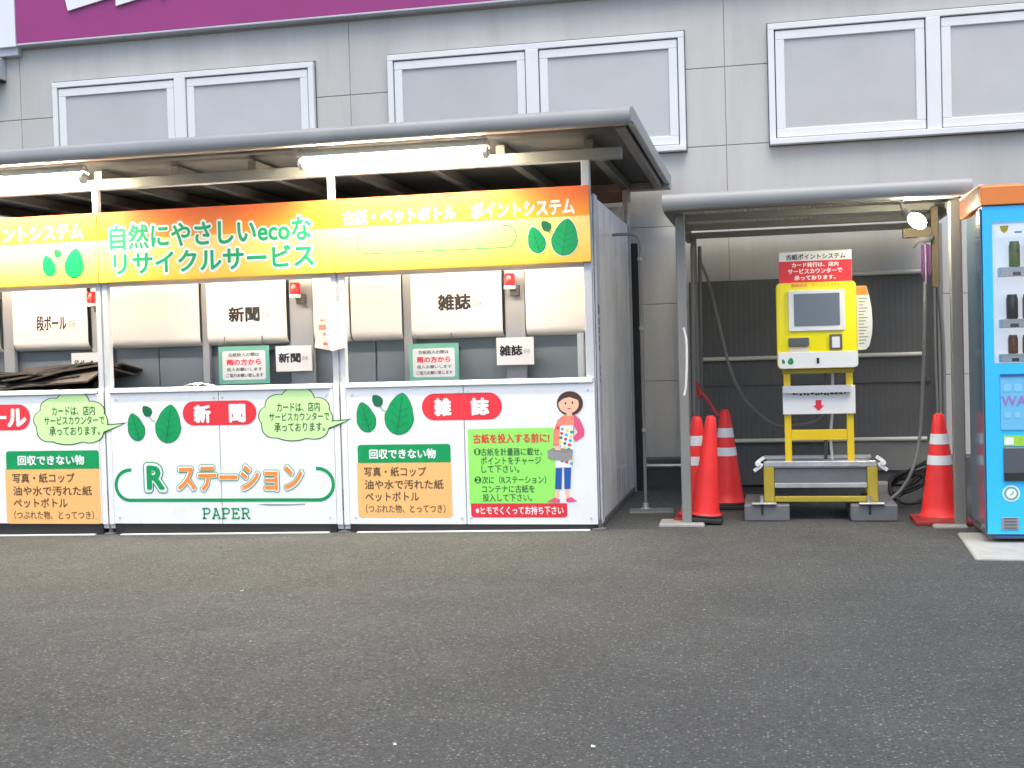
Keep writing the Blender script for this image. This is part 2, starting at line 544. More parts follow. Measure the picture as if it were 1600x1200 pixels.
        if bevel > 0:
            bm = bmesh.new()
            bm.from_mesh(me)
            bmesh.ops.recalc_face_normals(bm, faces=bm.faces)
            es = [e for e in bm.edges if len(e.link_faces) == 2 and e.calc_face_angle(0) > R(35)]
            bmesh.ops.bevel(bm, geom=es, offset=bevel, segments=segs, profile=0.5, affect='EDGES', clamp_overlap=True)
            bm.to_mesh(me)
            bm.free()
        if smooth:
            for q in me.polygons: q.use_smooth = True
            me.set_sharp_from_angle(angle=R(38))
        ob = bpy.data.objects.new(name, me)
        COL.objects.link(ob)
        me.materials.append(M[m] if isinstance(m, str) else m)
        if parent is not None:
            ob.parent = parent
        else:
            ob.location = org
        ORG[ob.name] = org
        return ob

def tag(o, label=None, cat=None, group=None, kind=None):
    if label: o["label"] = label
    if cat: o["category"] = cat
    if group: o["group"] = group
    if kind: o["kind"] = kind
    return o

def thing(name, loc, label, cat, group=None):
    o = bpy.data.objects.new(name, None)
    o.empty_display_size = 0.1
    COL.objects.link(o)
    o.location = loc
    ORG[o.name] = Vector(loc)
    return tag(o, label, cat, group)

def dup(o, parent=None, shift=None):
    c = o.copy()
    COL.objects.link(c)
    if parent is not None:
        c.parent = parent
    if shift is not None:
        c.location = Vector(o.location) + Vector(shift)
    ORG[c.name] = ORG[o.name] + Vector(shift or (0, 0, 0))
    for ch in list(o.children):
        dup(ch, c)
    return c

FX = 1886.35
def at(px, py, Y):
    """where the sight line through a photo point meets the upright plane at distance Y (metres)"""
    r = ROT @ Vector((px - 800, -(py - 600), -FX))
    t = Y / r.y
    return (r.x * t, CAM_H + r.z * t)
def rect(px0, py0, px1, py1, Y):
    pm = (py0 + py1) / 2
    a, b = at(px0, pm, Y), at(px1, pm, Y)
    c0, c1 = at((px0 + px1) / 2, py1, Y), at((px0 + px1) / 2, py0, Y)
    return (a[0], c0[1], b[0], c1[1])
def rrect(rc, r, n=6, corners=(1, 1, 1, 1)):
    x0, z0, x1, z1 = rc
    out = []
    for (cx, cz, a0, on) in ((x1 - r, z1 - r, 0, corners[0]), (x0 + r, z1 - r, 90, corners[1]), (x0 + r, z0 + r, 180, corners[2]), (x1 - r, z0 + r, 270, corners[3])):
        if on:
            for k in range(n + 1):
                t = R(a0 + 90 * k / n)
                out.append((cx + r * math.cos(t), cz + r * math.sin(t)))
        else:
            out.append(((x1 if a0 in (0, 270) else x0), (z1 if a0 in (0, 90) else z0)))
    return out

def gz(x):
    """the forecourt falls slightly to the left of the station corner"""
    return 0.012 * min(x + 1.04, 0.0)

# ------------------------------------------------------------------ ground
g = MB()
nx, ny = 40, 40
gx = sorted([-60 + 120 * i / nx for i in range(nx)] + [-1.04])
gx[-1] = 60
gy = [-40 + 52 * j / ny for j in range(ny + 1)]
g.add([(x, y, gz(x)) for y in gy for x in gx],
      [(j * (nx + 1) + i, j * (nx + 1) + i + 1, (j + 1) * (nx + 1) + i + 1, (j + 1) * (nx + 1) + i) for j in range(ny) for i in range(nx)])
tag(g.build('ground', 'asphalt'), kind='structure')

# ------------------------------------------------------------------ store building
WY = 9.70
bld = thing('store_building', (0, WY, 0), 'pale grey panelled store building with a row of white framed windows behind the stalls', 'building')
w = MB()
seam_x = [-18.83, -15.74, -12.65, -9.56, -6.47, -3.38, -0.285, 2.81, 5.9, 9.0, 12.1]
zs = [0.23]
z = 0.845
while z < 6.2:
    zs.append(z)
    z += 0.615
zs.append(6.5)
for i in range(len(seam_x) - 1):
    for k in range(len(zs) - 1):
        w.box(seam_x[i] + 0.002, seam_x[i + 1] - 0.002, WY, WY + 0.06, zs[k] + 0.003, zs[k + 1] - 0.003)
w.build('wall', 'wall', bld, bevel=0.003)
MB().box(-18.8, 12.0, WY + 0.008, WY + 0.25, -0.3, 6.4).build('backing_wall', 'joint', bld)
MB().box(-18.8, 12.0, WY - 0.03, WY + 0.02, -0.3, 0.225).build('plinth', 'plinth', bld, bevel=0.01)

def window(x0, x1, z0, z1):
    F = WY - 0.055
    f = MB()
    t = 0.048
    f.box(x0, x1, F, WY, z1 - t, z1).box(x0, x1, F - 0.02, WY, z0, z0 + 0.045)
    f.box(x0, x0 + t, F, WY, z0 + 0.045, z1 - t).box(x1 - t, x1, F, WY, z0 + 0.045, z1 - t)
    xm = (x0 + x1) / 2
    f.box(xm - 0.052, xm + 0.052, F - 0.004, WY, z0 + 0.045, z1 - t)
    win = f.build('window', 'alu', bld, bevel=0.004)
    gk = MB()
    gk.box(x0 - 0.007, x1 + 0.007, WY - 0.012, WY - 0.001, z0 - 0.007, z1 + 0.016)
    gk.build('seal', 'gasket', win)
    for a, b in ((x0 + t, xm - 0.052), (xm + 0.052, x1 - t)):
        s = MB()
        a2, b2, zz0, zz1 = a + 0.008, b - 0.008, z0 + 0.055, z1 - t - 0.010
        q, S = 0.068, WY - 0.044
        s.box(a2, b2, S, WY - 0.013, zz1 - q, zz1).box(a2, b2, S, WY - 0.013, zz0, zz0 + q)
        s.box(a2, a2 + q, S, WY - 0.013, zz0 + q, zz1 - q).box(b2 - q, b2, S, WY - 0.013, zz0 + q, zz1 - q)
        s.build('sash', 'alu', win, bevel=0.004)
        MB().box(a2 + q - 0.004, b2 - q + 0.004, WY - 0.028, WY - 0.020, zz0 + q - 0.004, zz1 - q + 0.004).build('pane', 'pane', win)
    return win
w1 = window(-6.125, -3.685, 2.662, 3.597)
dup(w1, bld, (3.09, 0, 0))
dup(w1, bld, (6.175, 0, 0))

# store sign above the windows
sg = thing('store_sign', (-2, WY, 3.93), 'large magenta fascia sign with cut white letters high on the store wall', 'sign')
MB().box(-6.43, 3.2, WY - 0.09, WY - 0.002, 3.955, 5.3).build('sign_board', 'magenta', sg, bevel=0.004)
MB().box(-6.43, 3.2, WY - 0.10, WY - 0.002, 3.935, 3.953).build('bottom_trim', 'steel_l', sg, bevel=0.004)
lt = MB()
for q in ([(-5.905, 4.195), (-5.45, 4.283), (-5.45, 5.1), (-6.12, 5.1)],
          [(-5.445, 4.197), (-4.62, 4.36), (-4.62, 5.1), (-5.445, 5.1)],
          [(-5.05, 4.262), (-5.0, 4.225), (-4.955, 4.262), (-4.95, 4.30), (-5.05, 4.30)],
          [(-3.9, 4.42), (-3.3, 4.42), (-3.3, 5.1), (-3.9, 5.1)]):
    lt.prism(q, WY - 0.112, WY - 0.09)
lt.build('lettering', 'letter_white', sg)
sg2 = thing('fascia_board', (-8, WY, 3.9), 'plain white fascia board left of the magenta sign', 'fascia')
MB().box(-12, -6.435, WY - 0.10, WY - 0.002, 3.93, 5.3).build('white_face', 'white_board', sg2, bevel=0.004)
MB().box(-12, -6.435, WY - 0.07, WY - 0.002, 3.86, 3.93).build('bottom_trim', 'steel_l', sg2, bevel=0.004)

# vent hood at the far left of the wall
vh = thing('vent_hood', (-6.75, WY, 3.62), 'small grey steel vent hood on the wall at the far left edge', 'vent hood')
prof = [(WY, 3.86), (WY - 0.10, 3.85), (WY - 0.17, 3.80), (WY - 0.20, 3.73), (WY - 0.20, 3.66), (WY, 3.66)]
MB().prism_x(prof, -6.95, -6.60).build('hood', 'steel_l', vh, bevel=0.006)
MB().box(-6.94, -6.61, WY - 0.19, WY, 3.645, 3.658).build('grille', 'black', vh)

# ------------------------------------------------------------------ recycling station
SY = 7.346
st = thing('recycling_station', (-3.5, 8.3, 0), 'long white paper recycling station with an orange header sign under a flat grey roof', 'recycling station')
BX = [-6.03, -4.355, -2.693, -1.045]         # bay edges

# posts: two slim bars each
for i, x in enumerate(BX):
    p = MB()
    if i in (1, 2):
        p.box(x - 0.044, x - 0.006, SY + 0.002, SY + 0.05, 0.0, 2.30)
        p.box(x + 0.006, x + 0.044, SY + 0.002, SY + 0.05, 0.0, 1.64)
        p.box(x - 0.008, x + 0.008, SY + 0.012, SY + 0.04, 0.0, 1.64)
    else:
        s = 1 if i == 0 else -1
        p.box(x, x + s * 0.05, SY + 0.002, SY + 0.06, 0.0, 2.28)
    po = p.build('post', 'steel_l', st, bevel=0.003)
    h = MB()
    h.box(x - 0.004, x + 0.004, SY - 0.004, SY + 0.002, 0.12, 0.26).box(x - 0.004, x + 0.004, SY - 0.004, SY + 0.002, 0.70, 0.86)
    if i in (1, 2):
        h.build('hinge', 'steel_d', po)
    ft = MB()
    ft.lathe((x, SY + 0.025, gz(x)), [(0.05, 0), (0.05, 0.008), (0.018, 0.014), (0.018, 0.06)], 16)
    ft.build('levelling_foot', 'steel_d', po, smooth=True)
# rear posts
for x in BX:
    MB().box(x - 0.025, x + 0.025, 9.30, 9.35, gz(x), 2.34).build('rear_post', 'steel', st, bevel=0.003)

# roof: sloping deck, front gutter, rear gutter, rafters, front beam
RX0, RX1 = -6.35, -0.735
def rz(y): return 2.425 - 0.018 * (y - 6.9) / 2.6
dk = MB()
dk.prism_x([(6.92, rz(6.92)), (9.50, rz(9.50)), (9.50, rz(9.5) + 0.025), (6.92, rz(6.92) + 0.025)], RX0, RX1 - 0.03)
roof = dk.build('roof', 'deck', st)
gt = MB()
arc = [(6.93, 2.487), (6.885, 2.484), (6.865, 2.468), (6.858, 2.44), (6.862, 2.412), (6.878, 2.392), (6.90, 2.385), (6.93, 2.385)]
gt.prism_x(arc, RX0, RX1)
gt.build('front_gutter', 'gutter', roof, bevel=0.002, smooth=True)
MB().prism_x([(6.9, 2.40), (9.5, 2.385), (9.5, 2.475), (6.9, 2.49)], RX1 - 0.03, RX1 + 0.012).build('end_trim', 'steel', roof, bevel=0.004)
MB().prism_x([(6.95, 2.375), (9.48, 2.345), (9.48, 2.40), (6.95, 2.405)], RX1 - 0.10, RX1 - 0.045).build('end_rafter', 'steel_d', roof, bevel=0.003)
rg = MB()
rg.box(RX0, RX1 + 0.02, 9.50, 9.60, 2.35, 2.47)
rg.build('rear_gutter', 'steel', roof, bevel=0.006)
rf = MB()
x = RX0 + 0.3
while x < RX1 - 0.2:
    rf.box(x - 0.03, x + 0.03, 7.41, 9.48, 2.335, rz(9.5) - 0.002)
    x += 0.555
rf.build('rafter', 'rafter_d', roof, bevel=0.003)
MB().box(RX0 + 0.1, RX1 - 0.11, SY - 0.002, SY + 0.06, 2.268, 2.338).build('front_beam', 'beam_g', roof, bevel=0.004)
MB().box(RX0 + 0.1, -1.02, 9.36, 9.42, 2.25, 2.33).build('rear_beam', 'steel_d', roof, bevel=0.004)

# header signs
def S(px0, py0, px1, py1): return rect(px0, py0, px1, py1, SY)
def leaf(cx, cz, w, h, tilt, n=26, tip=0.34):
    """pointed oval leaf outline"""
    out = []
    for i in range(n):
        t = 2 * PI * i / n
        r = math.sin(t / 2)
        px = math.sin(t) * (abs(r) ** tip) * w * 0.56
        pz = math.cos(t) * h * 0.5
        if math.cos(t) > 0: px *= 0.92
        c, s = math.cos(tilt), math.sin(tilt)
        out.append((cx + px * c - pz * s, cz + px * s + pz * c))
    return out
def leaves(px, py, sc, y, parent, spread=1.0):
    """two plain green leaves and a sprig; px, py: photo point of the upper left of the emblem"""
    c = MB(); d = MB()
    def Pp(dx, dy): return at(px + dx * sc, py + dy * sc, SY)
    k = sc / 255.0
    for (dx, dy, w_, h_, tl) in ((15.5, 39, 30, 47, 0.28), (67, 34, 46, 64, -0.18)):
        cx, cz = Pp(dx, dy)
        d.poly(leaf(cx, cz, w_ * k + 0.008 * sc, h_ * k + 0.008 * sc, tl), y)
        c.poly(leaf(cx, cz, w_ * k, h_ * k, tl), y - 0.0008)
        ca, sa = math.cos(tl), math.sin(tl)
        def q(u, v_): return (cx + u * ca - v_ * sa, cz + u * sa + v_ * ca)
        d.stroke([q(0, h_ * k * 0.42), q(0, -h_ * k * 0.52)], 0.0045 * sc, y - 0.0016)
        for t in (-0.22, -0.02, 0.16):
            d.stroke([q(0, h_ * k * (t - 0.10)), q(w_ * k * 0.30, h_ * k * (t + 0.04))], 0.0028 * sc, y - 0.0016)
            d.stroke([q(0, h_ * k * (t - 0.10)), q(-w_ * k * 0.30, h_ * k * (t + 0.04))], 0.0028 * sc, y - 0.0016)
    cx, cz = Pp(33, 14)
    d.poly(leaf(cx, cz, 17 * k, 21 * k, 0.7), y - 0.0008)
    d.stroke([Pp(37, 22), Pp(41, 29), Pp(46, 30)], 0.004 * sc, y - 0.0012)
    d.build('leaf_outline', 'p_dgreen', parent)
    c.build('leaf_emblem', 'p_green', parent)

hd_y = SY - 0.022
headers = []
for i in range(3):
    b = MB().box(BX[i] + (0.002 if i else 0), BX[i + 1] - 0.002 if i < 2 else BX[i + 1], hd_y, SY - 0.001, 1.647, 2.113)
    hb = b.build('header_sign', M['header'], st, bevel=0.002)
    # keep the printed bands at the same heights whatever the part's origin
    headers.append(hb)
HY = hd_y - 0.0015
MB().text('自然にやさしいecoな', rect(174, 344, 489, 384, SY), HY, 0.10).text('リサイクルサービス', rect(180, 388, 493, 423, SY), HY, 0.10).build('letter_outline', 'p_white', headers[1])
MB().text('自然にやさしいecoな', rect(174, 344, 489, 384, SY), HY - 0.001, 0.028).text('リサイクルサービス', rect(180, 388, 493, 423, SY), HY - 0.001, 0.028).build('lettering', 'p_hdrgreen', headers[1])
t3 = MB().text('古紙・ペットボトル', rect(537, 325, 714, 349, SY), HY, 0.04).text('ポイントシステム', rect(737, 313, 899, 339, SY), HY, 0.04)
t3.build('lettering', 'p_white', headers[2])
t1 = MB().text('ポイントシステム', rect(-36, 352, 133, 378, SY), HY, 0.04)
t1.build('lettering', 'p_white', headers[0])
def bracket(x0, x1, zb, zt, r, w_, y, mat_, parent, gap0, gap1, name='green_bracket'):
    pts = []
    n = 14
    rr = (zt - zb) / 2
    for k in range(n + 1):
        t = R(90 + 180 * k / n)
        pts.append((x0 + rr + rr * math.cos(t), (zt + zb) / 2 + rr * math.sin(t)))
    for k in range(n + 1):
        t = R(-90 + 180 * k / n)
        pts.append((x1 - rr + rr * math.cos(t), (zt + zb) / 2 + rr * math.sin(t)))
    pts = [(pts[0][0] + gap0, pts[0][1])] + pts + [(pts[-1][0] - gap1, pts[-1][1])]
    return MB().stroke(pts, w_, y).build(name, mat_, parent)
r3 = rect(560, 358, 808, 392, SY)
bracket(r3[0], r3[2], r3[1], r3[3], 0.05, 0.008, HY, 'p_hdrgreen', headers[2], 0.02, 0.02)
def hleaves(px, py, sc, par):
    leaves(px, py, sc, HY - 0.0005, par)
wo = MB()
for (dx, dy, w_, h_, tl) in ((15.5, 39, 34, 52, 0.30), (67, 34, 50, 69, -0.18)):
    for (px, py, sc) in ((825, 341, 0.88),):
        cx, cz = at(px + dx * sc, py + dy * sc, SY)
        wo.poly(leaf(cx, cz, w_ * sc / 255, h_ * sc / 255, tl), HY)
wo.build('leaf_backing', 'p_white', headers[2])
hleaves(825, 341, 0.88, headers[2])
hleaves(67, 385, 0.78, headers[0])

# lower front panels
fps = []
for i in range(3):
    x0, x1 = BX[i] + 0.046, BX[i + 1] - 0.046
    if i == 2: x1 = BX[3] + 0.0
    if i == 0: x0 = BX[0]
    xm = at(727, 700, SY)[0] if i == 2 else (at(345, 700, SY)[0] if i == 1 else (x0 + x1) / 2)
    b = MB()
    b.box(x0, xm - 0.0025, SY - 0.012, SY + 0.012, 0.035, 0.905)
    b.box(xm + 0.0025, x1, SY - 0.012, SY + 0.012, 0.035, 0.905)
    fp = b.build('front_panel', 'panel_w', st, bevel=0.002)
    fps.append(fp)
    MB().box(x0, x1 - 0.01, SY - 0.025, SY + 0.10, 0.908, 0.940).build('counter_rail', 'panel_w', fp, bevel=0.004)
    MB().box(x0, x1, SY - 0.004, SY + 0.06, -0.02 + gz(x0) * 0.5, 0.034).build('kick_strip', 'black', fp)
    MB().prism([(x0 + 0.05, gz(x0) - 0.02), (x1 - 0.05, gz(x1) - 0.02), (x1 - 0.05, gz(x1) + 0.006), (x0 + 0.05, gz(x0) + 0.006)], SY - 0.035, SY - 0.006).build('threshold_strip', 'white_board', fp)
    for px_ in (x0 + 0.04, xm - 0.03, xm + 0.03, x1 - 0.04):
        sc_ = MB()
        for zz_ in (0.075, 0.865):
            MB().cyl((px_, SY - 0.0165, zz_), (px_, SY - 0.0122, zz_), 0.007, n=10).build('screw', 'steel_l', fp)
# white strips that close the front at the bay joints, level with the panels
for i in (1, 2):
    MB().box(BX[i] - 0.0435, BX[i] - 0.0055, SY - 0.010, SY + 0.0015, 0.03, 0.94).box(BX[i] + 0.0055, BX[i] + 0.0435, SY - 0.010, SY + 0.0015, 0.03, 0.94).build('joint_cover', 'panel_w', st, bevel=0.002)

PY = SY - 0.0132
def pill(par, rc, words):
    MB().poly(rrect(rc, (rc[3] - rc[1]) / 2 - 0.001, 10), PY).build('red_banner', 'p_red', par)
    t = MB()
    for s, q in words: t.text(s, q, PY - 0.001, 0.045)
    t.build('lettering', 'p_white', par)
pill(fps[1], S(287, 626, 402, 664), [('新', S(304, 632, 331, 661)), ('聞', S(359, 631, 385, 660))])
pill(fps[2], S(660, 614, 785, 656), [('雑', S(679, 622, 706, 650)), ('誌', S(736, 621, 765, 649))])
pill(fps[0], S(-110, 633, 49, 673), [('段', S(-95, 640, -66, 668)), ('ボ', S(-60, 640, -31, 668)), ('ー', S(-26, 650, 12, 655)), ('ル', S(13, 638, 43, 667))])

def bubble(par, px, py):
    def Q(dx, dy): return at(px + dx, py + dy, SY)
    def cloud(k):
        out = []
        lob = [(58, -33, 30, 24), (22, -22, 24, 20), (2, -2, 16, 17), (14, 18, 22, 20), (48, 28, 34, 15), (88, 22, 26, 18), (104, 2, 18, 20), (94, -18, 22, 18)]
        n = 64
        for a in range(n):
            t = 2 * PI * a / n
            best = 0
            cx, cy = 55, -2
            for (lx, ly, rx, ry) in lob:
                # farthest hit of a ray with this lobe
                dx, dy = math.cos(t), math.sin(t)
                ox, oy = cx - lx, cy - ly
                A = (dx / rx) ** 2 + (dy / ry) ** 2
                B = 2 * (ox * dx / rx ** 2 + oy * dy / ry ** 2)
                C = (ox / rx) ** 2 + (oy / ry) ** 2 - 1
                D = B * B - 4 * A * C
                if D > 0:
                    best = max(best, (-B + math.sqrt(D)) / (2 * A))
            best *= 0.84
            out.append(Q(cx + math.cos(t) * (best + k), cy + math.sin(t) * (best + k)))
        return out
    o, f, t = MB(), MB(), MB()
    o.poly(cloud(1.6), PY)
    f.poly(cloud(0), PY - 0.0008)
    o.poly([Q(98, 6), Q(142, 2), Q(100, 22)], PY - 0.0002)
    f.poly([Q(94, 8), Q(135, 4.5), Q(97, 19.5)], PY - 0.0010)
    o.build('bubble_outline', 'ink_dgreen', par)
    f.build('speech_bubble', 'p_bubble', par)
    t.text('カードは、店内', S(px + 25, py - 24, px + 92, py - 9), PY - 0.002, 0.012)
    t.text('サービスカウンターで', S(px + 13, py - 8, px + 107, py + 5), PY - 0.002, 0.012)
    t.text('承っております。', S(px + 21, py + 8, px + 100, py + 22), PY - 0.002, 0.012)
    t.build('lettering', 'ink_dgreen', par)
bubble(fps[1], 409, 652)
bubble(fps[0], 58, 658)

def infobox(par, px, py):
    """cannot-be-collected list"""
    def Q(a, b, c, d): return S(px + a, py + b, px + c, py + d)
    rc = Q(0, 27, 147, 114)
    MB().poly(rrect(rc, 0.02, 6, (0, 0, 1, 1)), PY).build('orange_list', 'p_peach', par)
    rh = Q(0, 0, 145, 28.5)
    MB().poly(rrect(rh, 0.02, 6, (1, 1, 0, 0)), PY - 0.0006).build('green_heading', 'p_green', par)
    MB().text('回収できない物', Q(18, 7, 122, 22.5), PY - 0.0016, 0.03).build('lettering', 'p_white', par)
    t = MB()
    t.text('写真・紙コップ', Q(10, 35, 107, 50), PY - 0.0012, 0.014)
    t.text('油や水で汚れた紙', Q(11, 55, 134, 70), PY - 0.0012, 0.014)
    t.text('ペットボトル', Q(12, 74, 96, 89), PY - 0.0012, 0.014)
    t.text('（つぶれた物、とってつき）', Q(13, 93.5, 137, 107), PY - 0.0012, 0.008)
    t.build('lettering', 'ink_brown', par)
infobox(fps[2], 560, 694)
infobox(fps[0], 11.5, 704)

leaves(198, 628, 1.0, PY, fps[1])
leaves(556, 611, 1.04, PY, fps[2])

# station logo and PAPER
r = S(183, 733, 522, 781)
bracket(r[0], r[2], r[1], r[3], 0.09, 0.022, PY, 'p_green', fps[1], 0.01, 0.01)
for (bo, mt, dy) in ((0.105, 'p_green', 0.0), (0.072, 'p_white', 0.001)):
    MB().text('ステーション', S(279, 727, 474, 766), PY - 0.0004 - dy, bo).text('R', S(231, 727, 259, 765), PY - 0.0004 - dy, bo).build('letter_outline', mt, fps[1])
MB().text('ステーション', S(279, 727, 474, 766), PY - 0.0026, 0.030).build('lettering', 'p_orange', fps[1])
MB().text('R', S(231, 727, 259, 765), PY - 0.0026, 0.035).build('lettering', 'p_green', fps[1])
def slab_text(par, word, rc, y):
    """slab serif capitals drawn as strokes: P A E R"""
    G = {'P': ([(0.2, 0), (0.2, 1), (0.62, 1), (0.82, 0.9), (0.86, 0.74), (0.8, 0.57), (0.62, 0.48), (0.2, 0.48)], [[(0.02, 0.03), (0.45, 0.03)], [(0.02, 0.97), (0.3, 0.97)]]),
         'A': ([(0.12, 0), (0.48, 1), (0.86, 0)], [[(0.0, 0.03), (0.28, 0.03)], [(0.7, 0.03), (1, 0.03)], [(0.25, 0.34), (0.74, 0.34)], [(0.25, 0.97), (0.5, 0.97)]]),
         'E': ([(0.86, 0.22), (0.86, 0.03), (0.2, 0.03), (0.2, 0.97), (0.82, 0.97), (0.82, 0.78)], [[(0.02, 0.03), (0.3, 0.03)], [(0.02, 0.97), (0.3, 0.97)], [(0.2, 0.52), (0.6, 0.52)], [(0.6, 0.4), (0.6, 0.64)]]),
         'R': ([(0.2, 0), (0.2, 1), (0.6, 1), (0.8, 0.9), (0.84, 0.76), (0.78, 0.6), (0.6, 0.52), (0.2, 0.52)], [[(0.02, 0.03), (0.4, 0.03)], [(0.02, 0.97), (0.3, 0.97)], [(0.52, 0.5), (0.84, 0.03)], [(0.8, 0.03), (1.0, 0.03)]])}
    x0, z0, x1, z1 = rc
    cw = (x1 - x0) / len(word)
    b = MB()
    for i, ch in enumerate(word):
        mn, ex = G[ch]
        f = lambda p: (x0 + cw * (i + 0.05 + 0.9 * p[0]), z0 + (z1 - z0) * p[1])
        for ln in [mn] + ex:
            b.stroke([f(p) for p in ln], 0.0105, y - 0.0001 * i)
    return b.build('lettering', 'p_green', par)
slab_text(fps[1], 'PAPER', S(317, 794, 393, 810), PY)
MB().poly([at(402, 788, SY), at(415, 787, SY), at(452, 787.5, SY), at(478, 786.5, SY), at(478, 788, SY), at(450, 789.5, SY), at(420, 789.5, SY)], PY).build('scuff_mark', 'ink_soft', fps[1])

# instructions and the printed woman on the right panel
fp = fps[2]
MB().poly(rrect(S(733, 669, 868, 787), 0.012, 4, (1, 1, 0, 0)), PY).build('green_notice', 'p_lime', fp)
MB().poly(rrect(S(737, 786, 887, 808), 0.02, 6, (0, 0, 1, 1)), PY - 0.0004).build('red_banner', 'p_red', fp)
MB().text('※ヒモでくくってお持ち下さい', S(744, 790.5, 881, 803.5), PY - 0.0014, 0.022).build('lettering', 'p_white', fp)
MB().text('古紙を投入する前に!', S(740, 677, 859, 692), PY - 0.001, 0.03).build('lettering', 'p_red', fp)
t = MB()
t.text('古紙を計量器に載せ、', S(752, 699.5, 848, 711.5), PY - 0.001, 0.01)
t.text('ポイントをチャージ', S(752, 713, 846, 725.5), PY - 0.001, 0.01)
t.text('して下さい。', S(753, 726.5, 812, 738.5), PY - 0.001, 0.01)
t.text('次に（Rステーション）', S(754, 743, 854, 755.5), PY - 0.001, 0.01)
t.text('コンテナに古紙を', S(754, 757.5, 836, 769.5), PY - 0.001, 0.01)
t.text('投入して下さい。', S(755, 771, 832, 783), PY - 0.001, 0.01)
for (cx, cy) in ((746.5, 705.5), (747.5, 749.5)):
    c0 = at(cx, cy, SY)
    t.poly([(c0[0] + 0.022 * math.cos(2 * PI * k / 20), c0[1] + 0.022 * math.sin(2 * PI * k / 20)) for k in range(20)], PY - 0.0008)
t.build('lettering', 'ink_dgreen', fp)
MB().text('1', S(744.5, 701.5, 748.5, 709.5), PY - 0.002, 0.03).text('2', S(745, 745.5, 750, 753.5), PY - 0.002, 0.03).build('numeral', 'p_lime', fp)

def W(*pts): return [at(a, b, SY) for a, b in pts]
def ell(cx, cy, rx, ry, n=20, a0=0, a1=360):
    return [at(cx + rx * math.cos(R(a0 + (a1 - a0) * k / n)), cy + ry * math.sin(R(a0 + (a1 - a0) * k / n)), SY) for k in range(n if a1 - a0 == 360 else n + 1)]
L0 = PY - 0.0010
wm = MB()
wm.poly(ell(891, 630, 20.5, 19), L0).poly(W((884, 640), (898, 640), (903, 646), (879, 646)), L0 - 0.0001)
wm.build('printed_woman', 'hair', fp)
sk = MB()
sk.poly(ell(889, 631, 16, 14.5), L0 - 0.0006)
sk.poly(W((886, 643), (894, 643), (895, 652), (885, 652)), L0 - 0.0005)
MB().poly(W((866, 696), (876, 696), (877, 703), (868, 703)), L0 - 0.0034).build('printed_hand', 'skin', fp)
MB().poly(W((869, 762), (874.5, 762), (873, 779), (867, 780)), L0 - 0.0005).build('printed_leg', 'skin', fp)
MB().poly(W((883, 762), (889, 762), (891, 778), (885, 779)), L0 - 0.0005).build('printed_leg', 'skin', fp)
sk.build('printed_skin', 'skin', fp)
hf = MB()
hf.poly(W((873, 629), (876, 618), (888, 613), (902, 616), (908, 628), (902, 624), (890, 620), (880, 623)), L0 - 0.0012)
hf.poly(ell(884, 630, 1.3, 2.2, 10), L0 - 0.0012).poly(ell(895, 629, 1.3, 2.2, 10), L0 - 0.0012)
hf.build('printed_hair', 'hair', fp)
MB().poly(W((886, 637.5), (894, 637), (890, 639.5)), L0 - 0.0012).build('printed_mouth', 'p_red', fp)
sw = MB()
sw.poly(W((881, 649), (899, 648), (907, 655), (914, 672), (913, 681), (900, 690), (896, 683), (903, 675), (898, 666), (897, 692), (873, 694), (874, 676), (872, 697), (865, 695), (866, 672), (872, 656)), L0 - 0.0001)
sw.build('printed_sweater', 'pink', fp)
cs = MB()
cs.poly(W((880, 650), (897, 649), (898, 668), (875, 668)), L0 - 0.0007)
cs.poly(W((873, 656), (878, 653), (876, 676), (873, 695), (866, 694), (867, 673)), L0 - 0.0007)
cs.build('printed_sleeve', 'coral', fp)
MB().poly(W((876, 665), (896, 664), (897, 700), (894, 730), (868, 730), (874, 700)), L0 - 0.0013).build('printed_apron', 'p_white', fp)
rng = random.Random(3)
spots = {'p_red': MB(), 'p_cyan': MB(), 'p_yellow': MB(), 'p_green': MB()}
keys = list(spots)
for k in range(26):
    yy = 668 + 58 * (k / 26.0)
    xx = 872 + (k * 7.3) % 23
    spots[keys[k % 4]].poly(ell(xx, yy, 2.6, 2.4, 10), L0 - 0.0019 - 0.00003 * k)
for k_, b_ in spots.items(): b_.build('apron_spot', k_, fp)
MB().poly(W((856, 704), (867, 699), (896, 702), (895, 716), (885, 721), (857, 715)), L0 - 0.0030).build('printed_box', 'p_grey', fp)
MB().poly(W((856, 704), (867, 699), (896, 702), (886, 708)), L0 - 0.0032).build('printed_box_lid', 'ink_soft', fp)
MB().poly(W((869, 731), (879, 731), (878, 764), (868, 764)), L0 - 0.0009).poly(W((882, 731), (893, 730), (892, 763), (882.5, 764)), L0 - 0.0009).build('printed_jeans', 'jeans', fp)
MB().poly(W((855, 784), (867, 777), (876, 780), (875, 785)), L0 - 0.0009).poly(W((885, 779), (893, 776), (903, 783), (886, 784)), L0 - 0.0009).build('printed_shoe', 'pink', fp)

